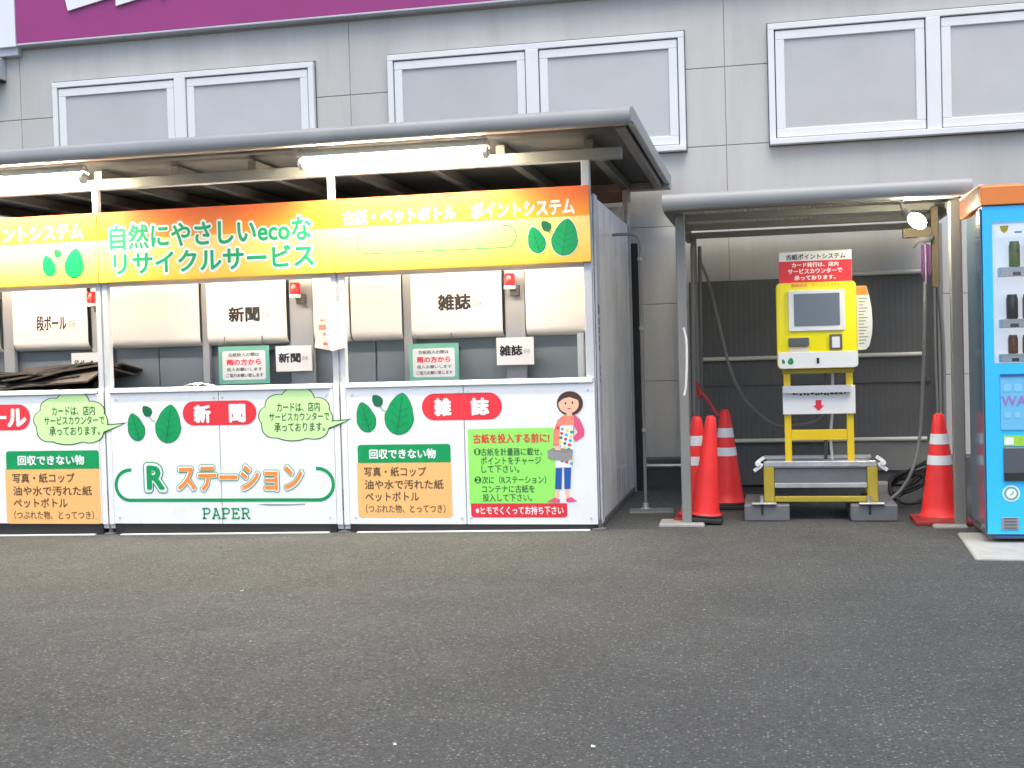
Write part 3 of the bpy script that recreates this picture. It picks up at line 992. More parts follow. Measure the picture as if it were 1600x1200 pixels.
# right end wall of the station
sp = MB()
sp.box(-1.047, -1.035, SY + 0.065, 9.28, 0.045, 2.06)
side = sp.build('side_panel', 'side', st, bevel=0.002)
rb = MB()
y = 7.62
while y < 9.2:
    rb.box(-1.035, -1.033, y - 0.006, y + 0.006, 0.05, 2.05)
    y += 0.29
rb.build('panel_rib', 'steel_l', side, bevel=0.002)
MB().box(-1.045, -1.025, SY + 0.065, SY + 0.17, 0.03, 2.07).build('corner_trim', 'steel_l', side, bevel=0.003)
MB().box(-1.05, -1.027, SY + 0.07, 9.30, -0.0, 0.044).build('base_rail', 'steel_d', side, bevel=0.003)
lb = MB()
lb.box(-1.0255, -1.0243, SY + 0.09, SY + 0.15, 1.33, 1.39)
for k in range(4): lb.box(-1.0255, -1.0243, SY + 0.10, SY + 0.14, 1.10 + 0.055 * k, 1.14 + 0.055 * k)
for k in range(3): lb.box(-1.0255, -1.0243, SY + 0.105, SY + 0.135, 0.90 + 0.04 * k, 0.93 + 0.04 * k)
lb.build('maker_plate', 'steel_d', side)
MB().box(BX[0] - 0.01, BX[0] + 0.002, SY + 0.065, 9.28, 0.045, 2.06).build('side_panel', 'side', st, bevel=0.002)
MB().box(BX[0], BX[3] - 0.01, 9.26, 9.28, 0.0, 2.2).build('back_wall', 'inner', st)
MB().box(BX[0], BX[3] - 0.01, SY + 0.07, 9.25, 0.02, 0.05).build('floor_pan', 'steel_d', st)
# dark sheet standing behind the end wall
MB().box(-1.09, -0.975, 9.42, 9.44, gz(-1), 1.93).build('rear_flap', 'black', st, bevel=0.003)

# inside: bin faces, hanging boards with curled lower edge, uprights
IY = 8.10
bf = MB()
for i in range(3):
    bf.box(BX[i] + 0.004, BX[i + 1] - 0.004, IY, IY + 0.02, 0.35, 1.62)
bf.build('bin_face', 'inner', st, bevel=0.003)
def board(x0, x1, words=None, zb=1.215):
    BY = 7.985
    prof = [(BY, 1.99), (BY, 1.282), (BY + 0.004, 1.262), (BY + 0.016, 1.240), (BY + 0.036, 1.224), (BY + 0.065, 1.216), (BY + 0.065, 1.222), (BY + 0.040, 1.230), (BY + 0.021, 1.245), (BY + 0.011, 1.265), (BY + 0.007, 1.284), (BY + 0.007, 1.99)]
    b = MB().prism_x(prof[::-1], x0, x1).build('hanging_board', 'cream', st, smooth=True)
    if words:
        t = MB()
        for s, q in words[:1]: t.text(s, q, BY - 0.002, 0.035)
        t.build('lettering', 'ink', b)
        t = MB()
        for s, q in words[1:]: t.text(s, q, BY - 0.002, 0.01)
        t.build('lettering', 'ink_soft', b)
    return b
BYp = 7.985
def B(*a): return rect(*a, BYp)
bx = lambda px, py: at(px, py, BYp)[0]
board(bx(172, 500), bx(311, 495))
board(bx(323, 490), bx(447, 485), [('新聞', B(357, 479, 406, 503)), ('のみ', B(409, 486, 422, 497))])
board(bx(489, 480), bx(545, 478))
board(bx(548, 485), bx(627, 482))
board(bx(642, 478), bx(784, 474), [('雑誌', B(684, 459, 736, 485)), ('のみ', B(739, 468, 752, 480))])
board(bx(821, 470), bx(917, 467))
board(bx(20, 498), bx(136, 493), [('段ボール', B(57, 493, 104, 517)), ('のみ', B(107, 500, 118, 512))])
board(bx(-140, 498), bx(-2, 498))
up = MB()
for a, b in ((311, 323), (627, 642), (449, 487), (787, 820), (138, 166), (-1, 17)):
    up.box(bx(a, 490) + 0.004, bx(b, 490) - 0.004, BYp + 0.03, BYp + 0.07, 0.4, 2.1)
up.build('inner_upright', 'steel', st, bevel=0.003)
MB().box(BX[0] + 0.05, BX[3] - 0.05, BYp - 0.03, BYp + 0.09, 1.995, 2.05).build('inner_rail', 'steel_l', st, bevel=0.003)
MB().box(BX[0], BX[3] - 0.052, SY + 0.012, SY + 0.05, 1.62, 1.66).build('opening_rail', 'steel_l', st, bevel=0.003)
ur = MB()
x = at(908, 560, 7.75)[0]
ur.box(x - 0.02, x + 0.02, 7.73, 7.77, 0.5, 1.22)
ur.build('inner_upright', 'steel_l', st, bevel=0.003)

# red warning beacons on the uprights
for (px, py, lab) in ((144, 466, 'small red beacon lamp hanging in the cardboard bay'), (461, 452, 'small red beacon lamp hanging in the newspaper bay'), (796, 438, 'small red beacon lamp hanging in the magazine bay')):
    x, z = at(px, py, 7.93)
    bc = thing('beacon_lamp', (x, 7.93, z - 0.07), lab, 'beacon lamp', 'red beacon lamps inside the recycling station')
    MB().lathe((x, 7.93, z), [(0.028, -0.035), (0.036, -0.03), (0.037, 0.03), (0.030, 0.045)], 20).build('lens', 'red_lens', bc, smooth=True)
    MB().lathe((x, 7.93, z), [(0.030, -0.062), (0.040, -0.058), (0.040, -0.036)], 20).build('base_ring', 'k_white', bc, smooth=True)
    MB().box(x - 0.005, x + 0.055, 7.955, 8.004, z - 0.10, z - 0.03).build('bracket', 'steel_d', bc, bevel=0.003)

# paper notices hung inside
NY = 7.93
def notice(px0, py0, px1, py1, lab):
    rc = rect(px0, py0, px1, py1, NY)
    x0, z0, x1, z1 = rc
    o = thing('paper_notice', ((x0 + x1) / 2, NY, z0), lab, 'notice', 'green framed notices in the recycling station')
    MB().box(x0, x1, NY, NY + 0.006, z0, z1 + 0.01).build('green_frame', 'p_mint', o, bevel=0.001)
    a, b, c, d = x0 + 0.028, z0 + 0.030, x1 - 0.028, z1 - 0.022
    MB().poly(rrect((a, b, c, d), 0.015), NY - 0.0012).build('white_face', 'paper', o)
    h = d - b; wd = c - a
    f = lambda u0, v0, u1, v1: (a + wd * u0, b + h * v0, a + wd * u1, b + h * v1)
    MB().text('雨の方から', f(0.10, 0.50, 0.90, 0.72), NY - 0.0022, 0.04).build('lettering', 'p_red', o)
    t = MB()
    t.text('古紙投入の際は', f(0.14, 0.80, 0.86, 0.93), NY - 0.0022, 0.015)
    t.text('投入お願いします', f(0.10, 0.30, 0.92, 0.42), NY - 0.0022, 0.015)
    t.text('ご協力お願い致します', f(0.08, 0.09, 0.94, 0.22), NY - 0.0022, 0.015)
    t.build('lettering', 'ink', o)
    cl = MB()
    for xx in (x0 + 0.05, x1 - 0.05):
        cl.box(xx - 0.004, xx + 0.004, NY + 0.001, NY + 0.005, z1, z1 + 0.08)
    cl.box(x0 + 0.03, x1 - 0.03, NY + 0.006, IY, z1 - 0.03, z1 - 0.02)
    cl.build('hanger', 'steel_d', o)
notice(342, 543, 421, 600, 'green framed paper notice in the middle newspaper bay')
notice(639, 539, 717, 596, 'green framed paper notice in the right magazine bay')
def label(px0, py0, px1, py1, word, lab, rot=0):
    x0, z0, x1, z1 = rect(px0, py0, px1, py1, NY + 0.03)
    Y = NY + 0.03
    o = thing('paper_label', ((x0 + x1) / 2, Y, z0), lab, 'label', 'paper labels below the hanging boards')
    MB().box(x0, x1, Y, Y + 0.004, z0, z1).build('sheet', 'paper', o)
    MB().box(x0 + 0.05, x1 - 0.05, Y + 0.004, IY - 0.001, z1 - 0.03, z1 - 0.02).build('backing', 'steel_d', o)
    wd, h = x1 - x0, z1 - z0
    n = len(word)
    MB().text(word, (x0 + 0.08 * wd, z0 + 0.33 * h, x0 + 0.70 * wd, z0 + 0.72 * h), Y - 0.0015, 0.035).build('lettering', 'ink', o)
    MB().text('のみ', (x0 + 0.74 * wd, z0 + 0.42 * h, x0 + 0.90 * wd, z0 + 0.58 * h), Y - 0.0015, 0.01).build('lettering', 'ink_soft', o)
label(431, 540, 487, 580, '新聞', 'white paper label reading newspaper in black beside the green notice')
label(776, 527, 834, 570, '雑誌', 'white paper label reading magazines in black at the right bay')
label(112, 551, 164, 590, '段ボール', 'white paper label half hidden by the cardboard pile')

# flattened cardboard heap in the left bay
cb = thing('cardboard_heap', (-5.0, 7.75, 0.6), 'heap of dark flattened cardboard behind the left counter', 'cardboard')
rng = random.Random(11)
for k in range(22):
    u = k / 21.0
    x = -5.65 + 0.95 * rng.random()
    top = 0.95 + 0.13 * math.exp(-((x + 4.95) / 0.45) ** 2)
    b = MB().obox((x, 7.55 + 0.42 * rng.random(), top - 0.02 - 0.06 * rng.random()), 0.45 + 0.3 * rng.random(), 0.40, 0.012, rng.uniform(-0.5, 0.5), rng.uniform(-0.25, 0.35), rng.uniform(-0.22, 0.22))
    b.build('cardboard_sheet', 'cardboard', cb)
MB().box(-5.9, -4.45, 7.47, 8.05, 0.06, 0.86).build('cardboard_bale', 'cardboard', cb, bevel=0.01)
cr = thing('crumpled_paper', (-3.72, 7.45, 0.94), 'crumpled white scrap of paper on the newspaper counter', 'paper scrap')
b = MB()
rng = random.Random(5)
n = 12
pts = []
for j in range(5):
    for i in range(n):
        pts.append((-3.80 + 0.20 * i / (n - 1), SY + 0.02 + 0.02 * j, 0.941 + (0.003 + 0.026 * rng.random()) * math.sin(PI * (i + 0.5) / n)))
b.add(pts, [(j * n + i, j * n + i + 1, (j + 1) * n + i + 1, (j + 1) * n + i) for j in range(4) for i in range(n - 1)])
b.build('scrap', 'paper', cr)

# leaflets hung on the post between the middle and right bays
fl = thing('leaflet_bundle', (-2.72, SY, 1.2), 'bundle of white and cream leaflets tied to the station post', 'leaflets')
def F(dy, *pts): return [at(a, b, SY - dy) for a, b in pts]
MB().prism(F(0.035, (512, 474), (530, 471), (538, 500), (540, 543), (518, 549), (509, 530)), SY - 0.037, SY - 0.030).build('white_leaflet', 'paper', fl)
MB().prism(F(0.020, (508, 478), (522, 474), (520, 548), (492, 543), (496, 512)), SY - 0.028, SY - 0.022).build('cream_leaflet', 'paper_o', fl)
MB().prism(F(0.018, (531, 438), (536, 438), (541, 470), (541, 540), (535, 546), (534, 480)), SY - 0.02, SY - 0.014).build('white_strip', 'paper', fl)
tm = MB()
for (a, b, c, d) in ((500, 499, 507, 502), (498, 507, 509, 515), (505, 520, 512, 524), (505, 535, 516, 539)):
    q = rect(a, b, c, d, SY - 0.029)
    tm.poly([(q[0], q[1]), (q[2], q[1]), (q[2], q[3]), (q[0], q[3])], SY - 0.0295)
tm.build('print_mark', 'coral', fl)

# fluorescent lamps under the roof
def flamp(x0, x1, Y, z0, z1, lab):
    o = thing('fluorescent_lamp', ((x0 + x1) / 2, Y, z0), lab, 'lamp', 'fluorescent lamps under the station roof')
    zc0, zc1 = z0 + 0.028, z1 + 0.028
    def zz(x): return zc0 + (zc1 - zc0) * (x - x0) / (x1 - x0)
    MB().cyl((x0 + 0.035, Y, zz(x0 + 0.035)), (x1 - 0.035, Y, zz(x1 - 0.035)), 0.034, n=20).build('tube', 'tube', o, smooth=True)
    for x, d in ((x0, 1), (x1, -1)):
        s = MB()
        s.cyl((x, Y, zz(x)), (x + d * 0.034, Y, zz(x)), 0.036 if d < 0 else 0.036, n=20)
        s.cyl((x - d * 0.012, Y, zz(x)), (x, Y, zz(x)), 0.014, n=12)
        s.build('lamp_holder', 'k_white', o, bevel=0.004)
    MB().prism_x([(Y - 0.062, zz(x0) + 0.030), (Y - 0.02, zz(x0) + 0.044), (Y + 0.02, zz(x0) + 0.044), (Y + 0.062, zz(x0) + 0.030), (Y + 0.022, zz(x0) + 0.082), (Y - 0.022, zz(x0) + 0.082)], x0, x1).build('housing', 'k_white', o, bevel=0.003)
    return o
flamp(-2.80, -1.605, 7.05, 2.275, 2.275, 'lit white fluorescent tube under the roof above the right header sign')
flamp(-5.46, -4.262, 7.05, 2.275, 2.275, 'lit white fluorescent tube under the roof at the far left')

# lamps fixed behind the headers, over the hanging boards
for (x0, x1, lab) in ((-5.75, -4.62, 'lit fluorescent lamp behind the left header sign'), (-4.08, -2.95, 'lit fluorescent lamp behind the middle header sign'), (-2.43, -1.30, 'lit fluorescent lamp behind the right header sign')):
    o = thing('fluorescent_lamp', ((x0 + x1) / 2, 7.44, 1.80), lab, 'lamp', 'fluorescent lamps behind the headers')
    MB().cyl((x0, 7.47, 1.80), (x1, 7.47, 1.80), 0.014, n=14).build('tube', 'tube_in', o, smooth=True)
    MB().box(x0 - 0.02, x1 + 0.02, 7.40, 7.45, 1.78, 1.82).build('housing', 'k_white', o, bevel=0.003)
    MB().box(x0 - 0.02, x0 - 0.001, 7.4505, 7.49, 1.782, 1.818).build('lamp_holder', 'k_white', o)
    MB().box(x1 + 0.001, x1 + 0.02, 7.4505, 7.49, 1.782, 1.818).build('lamp_holder', 'k_white', o)

# drain pole between station and shelter
dp = thing('conduit_pole', (-0.845, 8.27, gz(-0.85)), 'thin grey conduit pole with a hooked top beside the station end wall', 'pole')
MB().tube([(-0.845, 8.27, gz(-0.85)), (-0.842, 8.27, 0.9), (-0.838, 8.27, 1.70), (-0.84, 8.27, 1.84), (-0.87, 8.28, 1.885), (-0.95, 8.29, 1.895), (-1.03, 8.30, 1.895)], 0.011, 10, 6).build('pipe', 'cable', dp, smooth=True)
cpm = MB()
for z in (0.55, 1.25, 1.72): cpm.cyl((-0.84, 8.27, z - 0.012), (-0.84, 8.27, z + 0.012), 0.019, n=14)
cpm.build('pipe_clamp', 'steel', dp, smooth=True)
MB().lathe((-0.845, 8.27, gz(-0.85)), [(0.045, 0), (0.045, 0.01), (0.02, 0.018), (0.018, 0.05)], 16).build('foot_plate', 'galv', dp, smooth=True)
wb = thing('wall_rail', (-0.9, 9.6, 0.17), 'low grey pipe rail along the wall between station and shelter', 'rail')
MB().cyl((-1.0, 9.60, 0.175), (-0.60, 9.60, 0.175), 0.016).build('rail_pipe', 'galv', wb, smooth=True)
sm = MB()
for x in (-0.97, -0.63): sm.box(x - 0.012, x + 0.012, 9.595, 9.67, 0.155, 0.195)
sm.build('rail_bracket', 'galv', wb)
def slab(cx, cy, sx, sy, h, rz_, lab, m='concrete'):
    o = MB().obox((cx, cy, gz(cx) + h / 2 - 0.01), sx, sy, h + 0.02, rz_).build('concrete_slab', m, None, bevel=0.008, loc=(cx, cy, gz(cx)))
    return tag(o, lab, 'slab')
slab(-0.80, 8.20, 0.30, 0.20, 0.012, 0.1, 'low concrete pad under the thin conduit pole', 'weight')
slab(-0.55, 7.60, 0.28, 0.24, 0.018, 0.02, 'pale flat pad under the left shelter post')
slab(1.03, 7.51, 0.19, 0.13, 0.015, 0.02, 'small pale pad under the right shelter post')
v = slab(1.54, 6.76, 1.06, 0.84, 0.014, -0.045, 'pale concrete slab under the blue vending machine', 'slab_w')

# ------------------------------------------------------------------ weighing shelter
sh = thing('weighing_shelter', (0.3, 8.5, 0), 'small open shelter with grey posts and a corrugated roof against the wall', 'shelter')
for (x, y, w_, h) in ((-0.517, 7.57, 0.058, 1.93), (1.096, 7.55, 0.066, 1.93), (-0.548, 9.50, 0.045, 1.98), (1.262, 9.50, 0.045, 1.98)):
    MB().box(x - w_ / 2, x + w_ / 2, y - w_ / 2, y + w_ / 2, gz(x), h).build('post', 'post_g', sh, bevel=0.005)
sr = MB()
n, pit = 53 * 8, 0.033
ys = [7.36, 8.0, 8.7, 9.60]
xa = -0.60
vs, fs = [], []
for y in ys:
    for i in range(n + 1):
        x = xa + i * pit / 8
        vs.append((x, y, 2.005 + 0.022 * (y - 7.36) / 2.2 + 0.008 * math.sin(2 * PI * i / 8)))
for j in range(len(ys) - 1):
    for i in range(n):
        fs.append((j * (n + 1) + i, j * (n + 1) + i + 1, (j + 1) * (n + 1) + i + 1, (j + 1) * (n + 1) + i))
sr.add(vs, fs)
sroof = sr.build('roof', 'poly', sh, smooth=True)
arc = [(7.40, 2.035), (7.335, 2.032), (7.318, 2.015), (7.312, 1.985), (7.318, 1.955), (7.335, 1.938), (7.40, 1.935)]
MB().prism_x(arc, -0.605, 1.165).build('front_gutter', 'gutter', sroof, bevel=0.002, smooth=True)
pu = MB()
for y in (7.55, 8.15, 8.8, 9.45):
    pu.box(-0.57, 1.15, y - 0.022, y + 0.022, 1.945, 1.99)
pu.build('purlin', 'post_g', sroof, bevel=0.003)
sdn = MB()
for x in (-0.585, 1.148):
    MB().box(x - 0.018, x + 0.018, 7.41, 9.6, 1.925, 2.03).build('side_rail', 'steel_d', sroof, bevel=0.003)
bc = MB()
bc.obox((-0.52, 7.72, 1.84), 0.03, 0.30, 0.03, 0, R(45)).obox((1.098, 7.72, 1.84), 0.03, 0.30, 0.03, 0, R(45))
bc.build('corner_brace', 'post_g', sh, bevel=0.003)

# dark fence sheet with pipe rails behind the kiosk
fe = thing('screen_fence', (0.35, 9.55, 0), 'dark ribbed sheet fence with pale pipe rails behind the yellow kiosk', 'fence')
ds = MB()
n = 46
vs, fs = [], []
for j, z in enumerate((0.02, 1.62)):
    for i in range(n * 4 + 1):
        x = -0.60 + 1.86 * i / (n * 4)
        vs.append((x, 9.60 + (0.0012 if i % 4 < 2 else 0.0), z))
nn = n * 4 + 1
for i in range(nn - 1): fs.append((i, i + 1, nn + i + 1, nn + i))
ds.add(vs, fs)
ds.build('dark_sheet', 'screen_d', fe)
for (z, a, b) in ((1.632, 0.30, 1.16), (1.01, -0.585, 1.16), (0.368, -0.585, 1.16)):
    MB().cyl((a, 9.565, z), (b, 9.565, z), 0.017, n=14).build('pipe_rail', 'pipe_w', fe, smooth=True)
MB().box(0.45, 1.2, 9.57, 9.59, 0.13, 0.345).build('lower_sheet', 'post_g', fe)
MB().box(-0.58, 1.2, 9.585, 9.597, 0.80, 0.835).build('sheet_lap', 'screen_d', fe)

# flood lamp, timber shelf, purple cloth
pl = thing('timber_post', (1.035, 7.98, 1.50), 'dark timber upright fixed under the shelter roof at the right', 'timber')
MB().box(1.015, 1.06, 7.96, 8.0, 1.44, 1.943).build('upright', 'wood', pl, bevel=0.003)
MB().box(0.845, 1.0145, 7.95, 8.0, 1.755, 1.815).build('shelf_board', 'wood', pl, bevel=0.003)
fd = thing('bulb_lamp', (0.90, 7.50, 1.82), 'lit oval white bulb hanging under the shelter roof at the right', 'lamp')
bx_, bz_ = at(1433, 345, 7.50)
m_ = Matrix.Translation((bx_, 7.50, bz_)) @ Matrix.Rotation(R(38), 4, 'Y')
def ellipsoid(rx, ry, rz_, x0=-1.0, x1=1.0, n=24, k=12):
    b = MB()
    vs, fs = [], []
    for j in range(k + 1):
        u = x0 + (x1 - x0) * j / k
        rr = math.sqrt(max(0.0004, 1 - u * u))
        for i in range(n):
            t = 2 * PI * i / n
            vs.append(m_ @ Vector((u * rx, rr * ry * math.cos(t), rr * rz_ * math.sin(t))))
    for j in range(k):
        for i in range(n):
            fs.append((j * n + i, j * n + (i + 1) % n, (j + 1) * n + (i + 1) % n, (j + 1) * n + i))
    fs.append(tuple(range(n - 1, -1, -1)))
    fs.append(tuple(k * n + i for i in range(n)))
    return b.add(vs, fs)
ellipsoid(0.060, 0.040, 0.040).build('bulb', 'led', fd, smooth=True)
c_ = m_ @ Vector((-0.058, 0, 0))
d_ = m_ @ Vector((-0.10, 0, 0))
MB().cyl(tuple(c_), tuple(d_), 0.026, 0.022, n=18).build('bulb_socket', 'steel_d', fd, smooth=True)
MB().tube([tuple(d_), (d_.x - 0.01, 7.51, d_.z + 0.03), (d_.x, 7.54, 1.955)], 0.006, 8).build('bulb_cord', 'steel_d', fd, smooth=True)
pc = thing('purple_strap', (0.975, 7.93, 1.45), 'purple cloth strap hanging below the flood lamp', 'strap')
b = MB()
for k, (a, z0, z1) in enumerate(((0.945, 1.50, 1.70), (0.962, 1.46, 1.71), (0.982, 1.50, 1.70))):
    b.prism([(a, z0 + 0.02), (a + 0.022, z0), (a + 0.025, z1), (a + 0.004, z1 + 0.01)], 7.925 + 0.006 * k, 7.932 + 0.006 * k)
b.build('cloth', 'purple', pc, bevel=0.002)
MB().cyl((0.972, 7.918, 1.46), (0.972, 7.918, 1.72), 0.004).build('white_cord', 'p_grey', pc)
MB().tube([(0.90, 7.93, 1.70), (0.93, 7.90, 1.735), (0.985, 7.90, 1.735), (1.015, 7.95, 1.755)], 0.018, 8).build('cord_knot', 'steel_d', pc, smooth=True)

# hoses and cables
def hose(name, pts, r, lab, m='cable', cat='hose'):
    o = MB().tube(pts, r, 10, 8).build(name, m, None, smooth=True, loc=pts[-1])
    return tag(o, lab, cat)
A = lambda px, py, Y: (lambda q: (q[0], Y, q[1]))(at(px, py, Y))
hose('grey_hose', [A(1092, 405, 9.3), A(1107, 440, 9.3), A(1122, 500, 9.2), A(1142, 580, 9.1), A(1165, 625, 8.9), A(1190, 650, 8.7), A(1215, 665, 8.5), A(1245, 664, 8.3), A(1280, 655, 8.25), A(1300, 620, 8.2), (0.35, 8.1, 0.97)], 0.011, 'grey hose sagging from the left shelter post towards the kiosk back')
hose('grey_hose', [A(1445, 440, 7.95), A(1444, 520, 8.0), A(1441, 620, 8.05), A(1436, 690, 8.05), A(1425, 735, 8.0), A(1408, 765, 8.0), A(1385, 785, 8.0), A(1368, 800, 8.05)], 0.011, 'grey hose hanging from the purple strap and curving to the floor')
hose('thin_cable', [A(1459, 430, 9.0), A(1461, 560, 9.0), A(1464, 640, 9.0), A(1464, 745, 9.0)], 0.011, 'straight grey cable hanging beside the right timber post', cat='cable')
hose('thin_cable', [A(1465, 430, 9.1), A(1471, 500, 9.1), A(1474, 560, 9.1), A(1476, 700, 9.1), A(1476, 745, 9.1)], 0.016, 'thicker grey cable hanging close behind the right shelter post', cat='cable')
rng = random.Random(8)
for k in range(3):
    cx, cy = 0.90 + 0.03 * k, 8.35 + 0.06 * k
    pts = []
    for i in range(22):
        t = 2 * PI * i / 10
        pts.append((cx + (0.13 + 0.02 * k) * math.cos(t) + rng.uniform(-.02, .02), cy + 0.10 * math.sin(t), gz(cx) + 0.14 + 0.05 * k + 0.09 * math.sin(t + k) + rng.uniform(-.01, .01)))
    pts.append((cx - 0.2, cy - 0.1, gz(cx) + 0.012))
    hose('black_cable', pts, 0.009, ('black cable loop lowest in the tangle right of the kiosk', 'black cable loop in the middle of the tangle right of the kiosk', 'black cable loop uppermost in the tangle right of the kiosk')[k], 'black', 'cable')

def thin(x, px, py, Y):
    return None
ps = thing('thin_rods', (-0.50, 8.9, 0), 'pair of thin dark rods leaning inside the left of the shelter', 'rods')
q0, q1 = A(1082, 385, 8.9), A(1087, 770, 8.9)
MB().cyl(q0, q1, 0.016).build('rod', 'post_g', ps, smooth=True)
q0, q1 = A(1093, 385, 8.9), A(1099, 770, 8.9)
MB().cyl(q0, q1, 0.013).build('rod', 'steel_d', ps, smooth=True)
rs = MB().tube([A(1089, 598, 8.2), A(1094, 612, 8.15), A(1104, 622, 8.1), A(1112, 636, 8.1), A(1122, 650, 8.1)], 0.012, 8).tube([A(1089, 598, 8.2), A(1091, 620, 8.15), A(1100, 616, 8.12)], 0.010, 8)
tag(rs.build('red_strap', 'cone_d', None, smooth=True, loc=A(1122, 650, 8.1)), 'dark red strap looped above the cones at the left of the shelter', 'strap')
wf = MB()
q = [A(1068, 512, 7.545), A(1072, 530, 7.545), A(1073, 560, 7.545), A(1072, 600, 7.545), A(1069, 618, 7.545)]
wf.tube(q, 0.008, 8)
tag(wf.build('white_tie', 'paper', None, smooth=True, loc=q[-1]), 'loose white tape hanging down the left shelter post', 'tape')

# ------------------------------------------------------------------ yellow kiosk on its scale
KY = 7.80
kx0, kx1 = 0.056, 0.543
ki = thing('point_kiosk', (0.3, 7.95, 0.05), 'yellow touch screen kiosk on yellow legs above a weighing platform', 'kiosk')
def K(a, b, c, d): return rect(a, b, c, d, KY)
body = MB().prism(rrect((kx0, 0.952, kx1, 1.493), 0.028), KY, KY + 0.20).build('body', 'k_yellow', ki, bevel=0.006, segs=2, smooth=True)
MB().prism(rrect((kx0 + 0.006, 0.955, kx1 + 0.004, 1.058), 0.024, 6, (0, 0, 1, 1)), KY - 0.010, KY - 0.001).build('white_strip', 'k_white', body, bevel=0.002)
r_ = K(1232, 453, 1320, 517)
bz = MB().prism(rrect((r_[0], r_[1], r_[2], r_[3]), 0.012), KY - 0.012, KY - 0.0005).build('screen_bezel', 'k_white', body, bevel=0.003)
r_ = K(1240.5, 458.5, 1312, 509)
MB().prism([(r_[0], r_[1]), (r_[2], r_[1]), (r_[2], r_[3]), (r_[0], r_[3])], KY - 0.0145, KY - 0.0125).build('screen', 'lcd', bz)
r_ = K(1232, 528, 1264, 541)
MB().prism(rrect(r_, 0.008), KY - 0.02, KY).build('card_slot', 'v_slot', body, bevel=0.003)
r_ = K(1234, 542, 1263, 552)
MB().prism(rrect(r_, 0.005), KY - 0.006, KY - 0.0005).build('slot_tray', 'paper_o', body)
r_ = K(1296, 522, 1316, 546)
rd = MB().prism(rrect(r_, 0.005), KY - 0.012, KY).build('card_reader', 'steel_d', body, bevel=0.002)
r_ = K(1300, 526, 1312, 543)
MB().prism(rrect(r_, 0.003), KY - 0.0145, KY - 0.0125).build('reader_face', 'k_white', rd)
MB().prism(rrect(K(1276, 559, 1280, 568), 0.004), KY - 0.014, KY - 0.0105).build('keyhole', 'ink', body)
e1, e2 = at(1224, 565, KY), at(1235.5, 564.5, KY)
MB().poly(leaf(e1[0], e1[1], 0.02, 0.03, 0.3), KY - 0.0112).poly(leaf(e2[0], e2[1], 0.036, 0.044, -0.18), KY - 0.0112).build('leaf_emblem', 'p_green', body)
MB().text('古紙回収', K(1236, 443, 1262, 448.5), KY - 0.002, 0.03).text('ポイントシステム', K(1268, 442, 1314, 447), KY - 0.002, 0.01).build('lettering', 'p_orange', body)
# board on top
r_ = rect(1217, 392, 1331, 441, KY + 0.05)
tb = MB().box(r_[0], r_[2], KY + 0.05, KY + 0.062, 1.48, r_[3]).build('top_board', 'paper', ki, bevel=0.002)
r2 = rect(1217, 407, 1331, 441, KY + 0.05)
MB().poly([(r2[0], 1.485), (r2[2], 1.485), (r2[2], r2[3]), (r2[0], r2[3])], KY + 0.049).build('red_field', 'p_red', tb)
MB().text('古紙ポイントシステム', rect(1228, 396, 1321, 405, KY + 0.05), KY + 0.048, 0.02).build('lettering', 'ink', tb)
MB().text('カード発行は、店内', rect(1237, 409.5, 1310, 417, KY + 0.05), KY + 0.0478, 0.03).text('サービスカウンターで', rect(1231, 419, 1316, 427, KY + 0.05), KY + 0.0478, 0.03).text('承っております。', rect(1241, 430, 1306, 437, KY + 0.05), KY + 0.0478, 0.03).build('lettering', 'p_white', tb)
# round edged leaflet holder on the right side
bulge = [(kx1 + 0.004, 1.06), (kx1 + 0.004, 1.462), (kx1 + 0.066, 1.462), (kx1 + 0.082, 1.40), (kx1 + 0.095, 1.32), (kx1 + 0.10, 1.24), (kx1 + 0.096, 1.16), (kx1 + 0.078, 1.085), (kx1 + 0.055, 1.06)]
lh = MB().prism(bulge, KY + 0.06, KY + 0.075).build('side_board', 'paper', ki, bevel=0.003)
MB().poly([(kx1 + 0.005, 1.405), (kx1 + 0.079, 1.405), (kx1 + 0.065, 1.460), (kx1 + 0.005, 1.460)], KY + 0.0585).build('orange_band', 'p_orange', lh)
tl = MB()
for k in range(15):
    z = 1.385 - 0.02 * k
    tl.poly([(kx1 + 0.016, z), (kx1 + 0.016 + 0.055 - 0.012 * (k % 3), z), (kx1 + 0.016 + 0.055 - 0.012 * (k % 3), z - 0.006), (kx1 + 0.016, z - 0.006)], KY + 0.0585)
tl.build('print_line', 'ink_soft', lh)
# legs, brace, arrow board
for (a, b) in ((0.092, 0.134), (0.475, 0.517)):
    MB().box(a, b, KY + 0.055, KY + 0.105, 0.30, 0.955).build('leg', 'k_leg', ki, bevel=0.003)
MB().box(0.1345, 0.4745, KY + 0.06, KY + 0.10, 0.497, 0.563).build('cross_brace', 'k_leg', ki, bevel=0.003)
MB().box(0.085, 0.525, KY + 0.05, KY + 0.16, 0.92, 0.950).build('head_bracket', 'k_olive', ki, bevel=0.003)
ab = MB().box(0.084, 0.528, KY + 0.035, KY + 0.048, 0.664, 0.842).build('arrow_board', 'paper', ki, bevel=0.002)
MB().prism_x([(KY + 0.034, 0.80), (KY + 0.034, 0.842), (KY + 0.005, 0.846), (KY + 0.004, 0.800)], 0.086, 0.50).build('folded_flap', 'steel_l', ab)
dd = MB()
rng = random.Random(2)
x = 0.145
while x < 0.47:
    w_ = rng.uniform(0.008, 0.02)
    z = 0.785 + rng.uniform(-0.004, 0.004)
    dd.poly([(x, z), (x + w_, z), (x + w_, z + 0.011), (x, z + 0.011)], KY + 0.034)
    x += w_ + rng.uniform(0.004, 0.012)
dd.build('print_line', 'ink', ab)
ac = at(1279, 634, KY + 0.035)
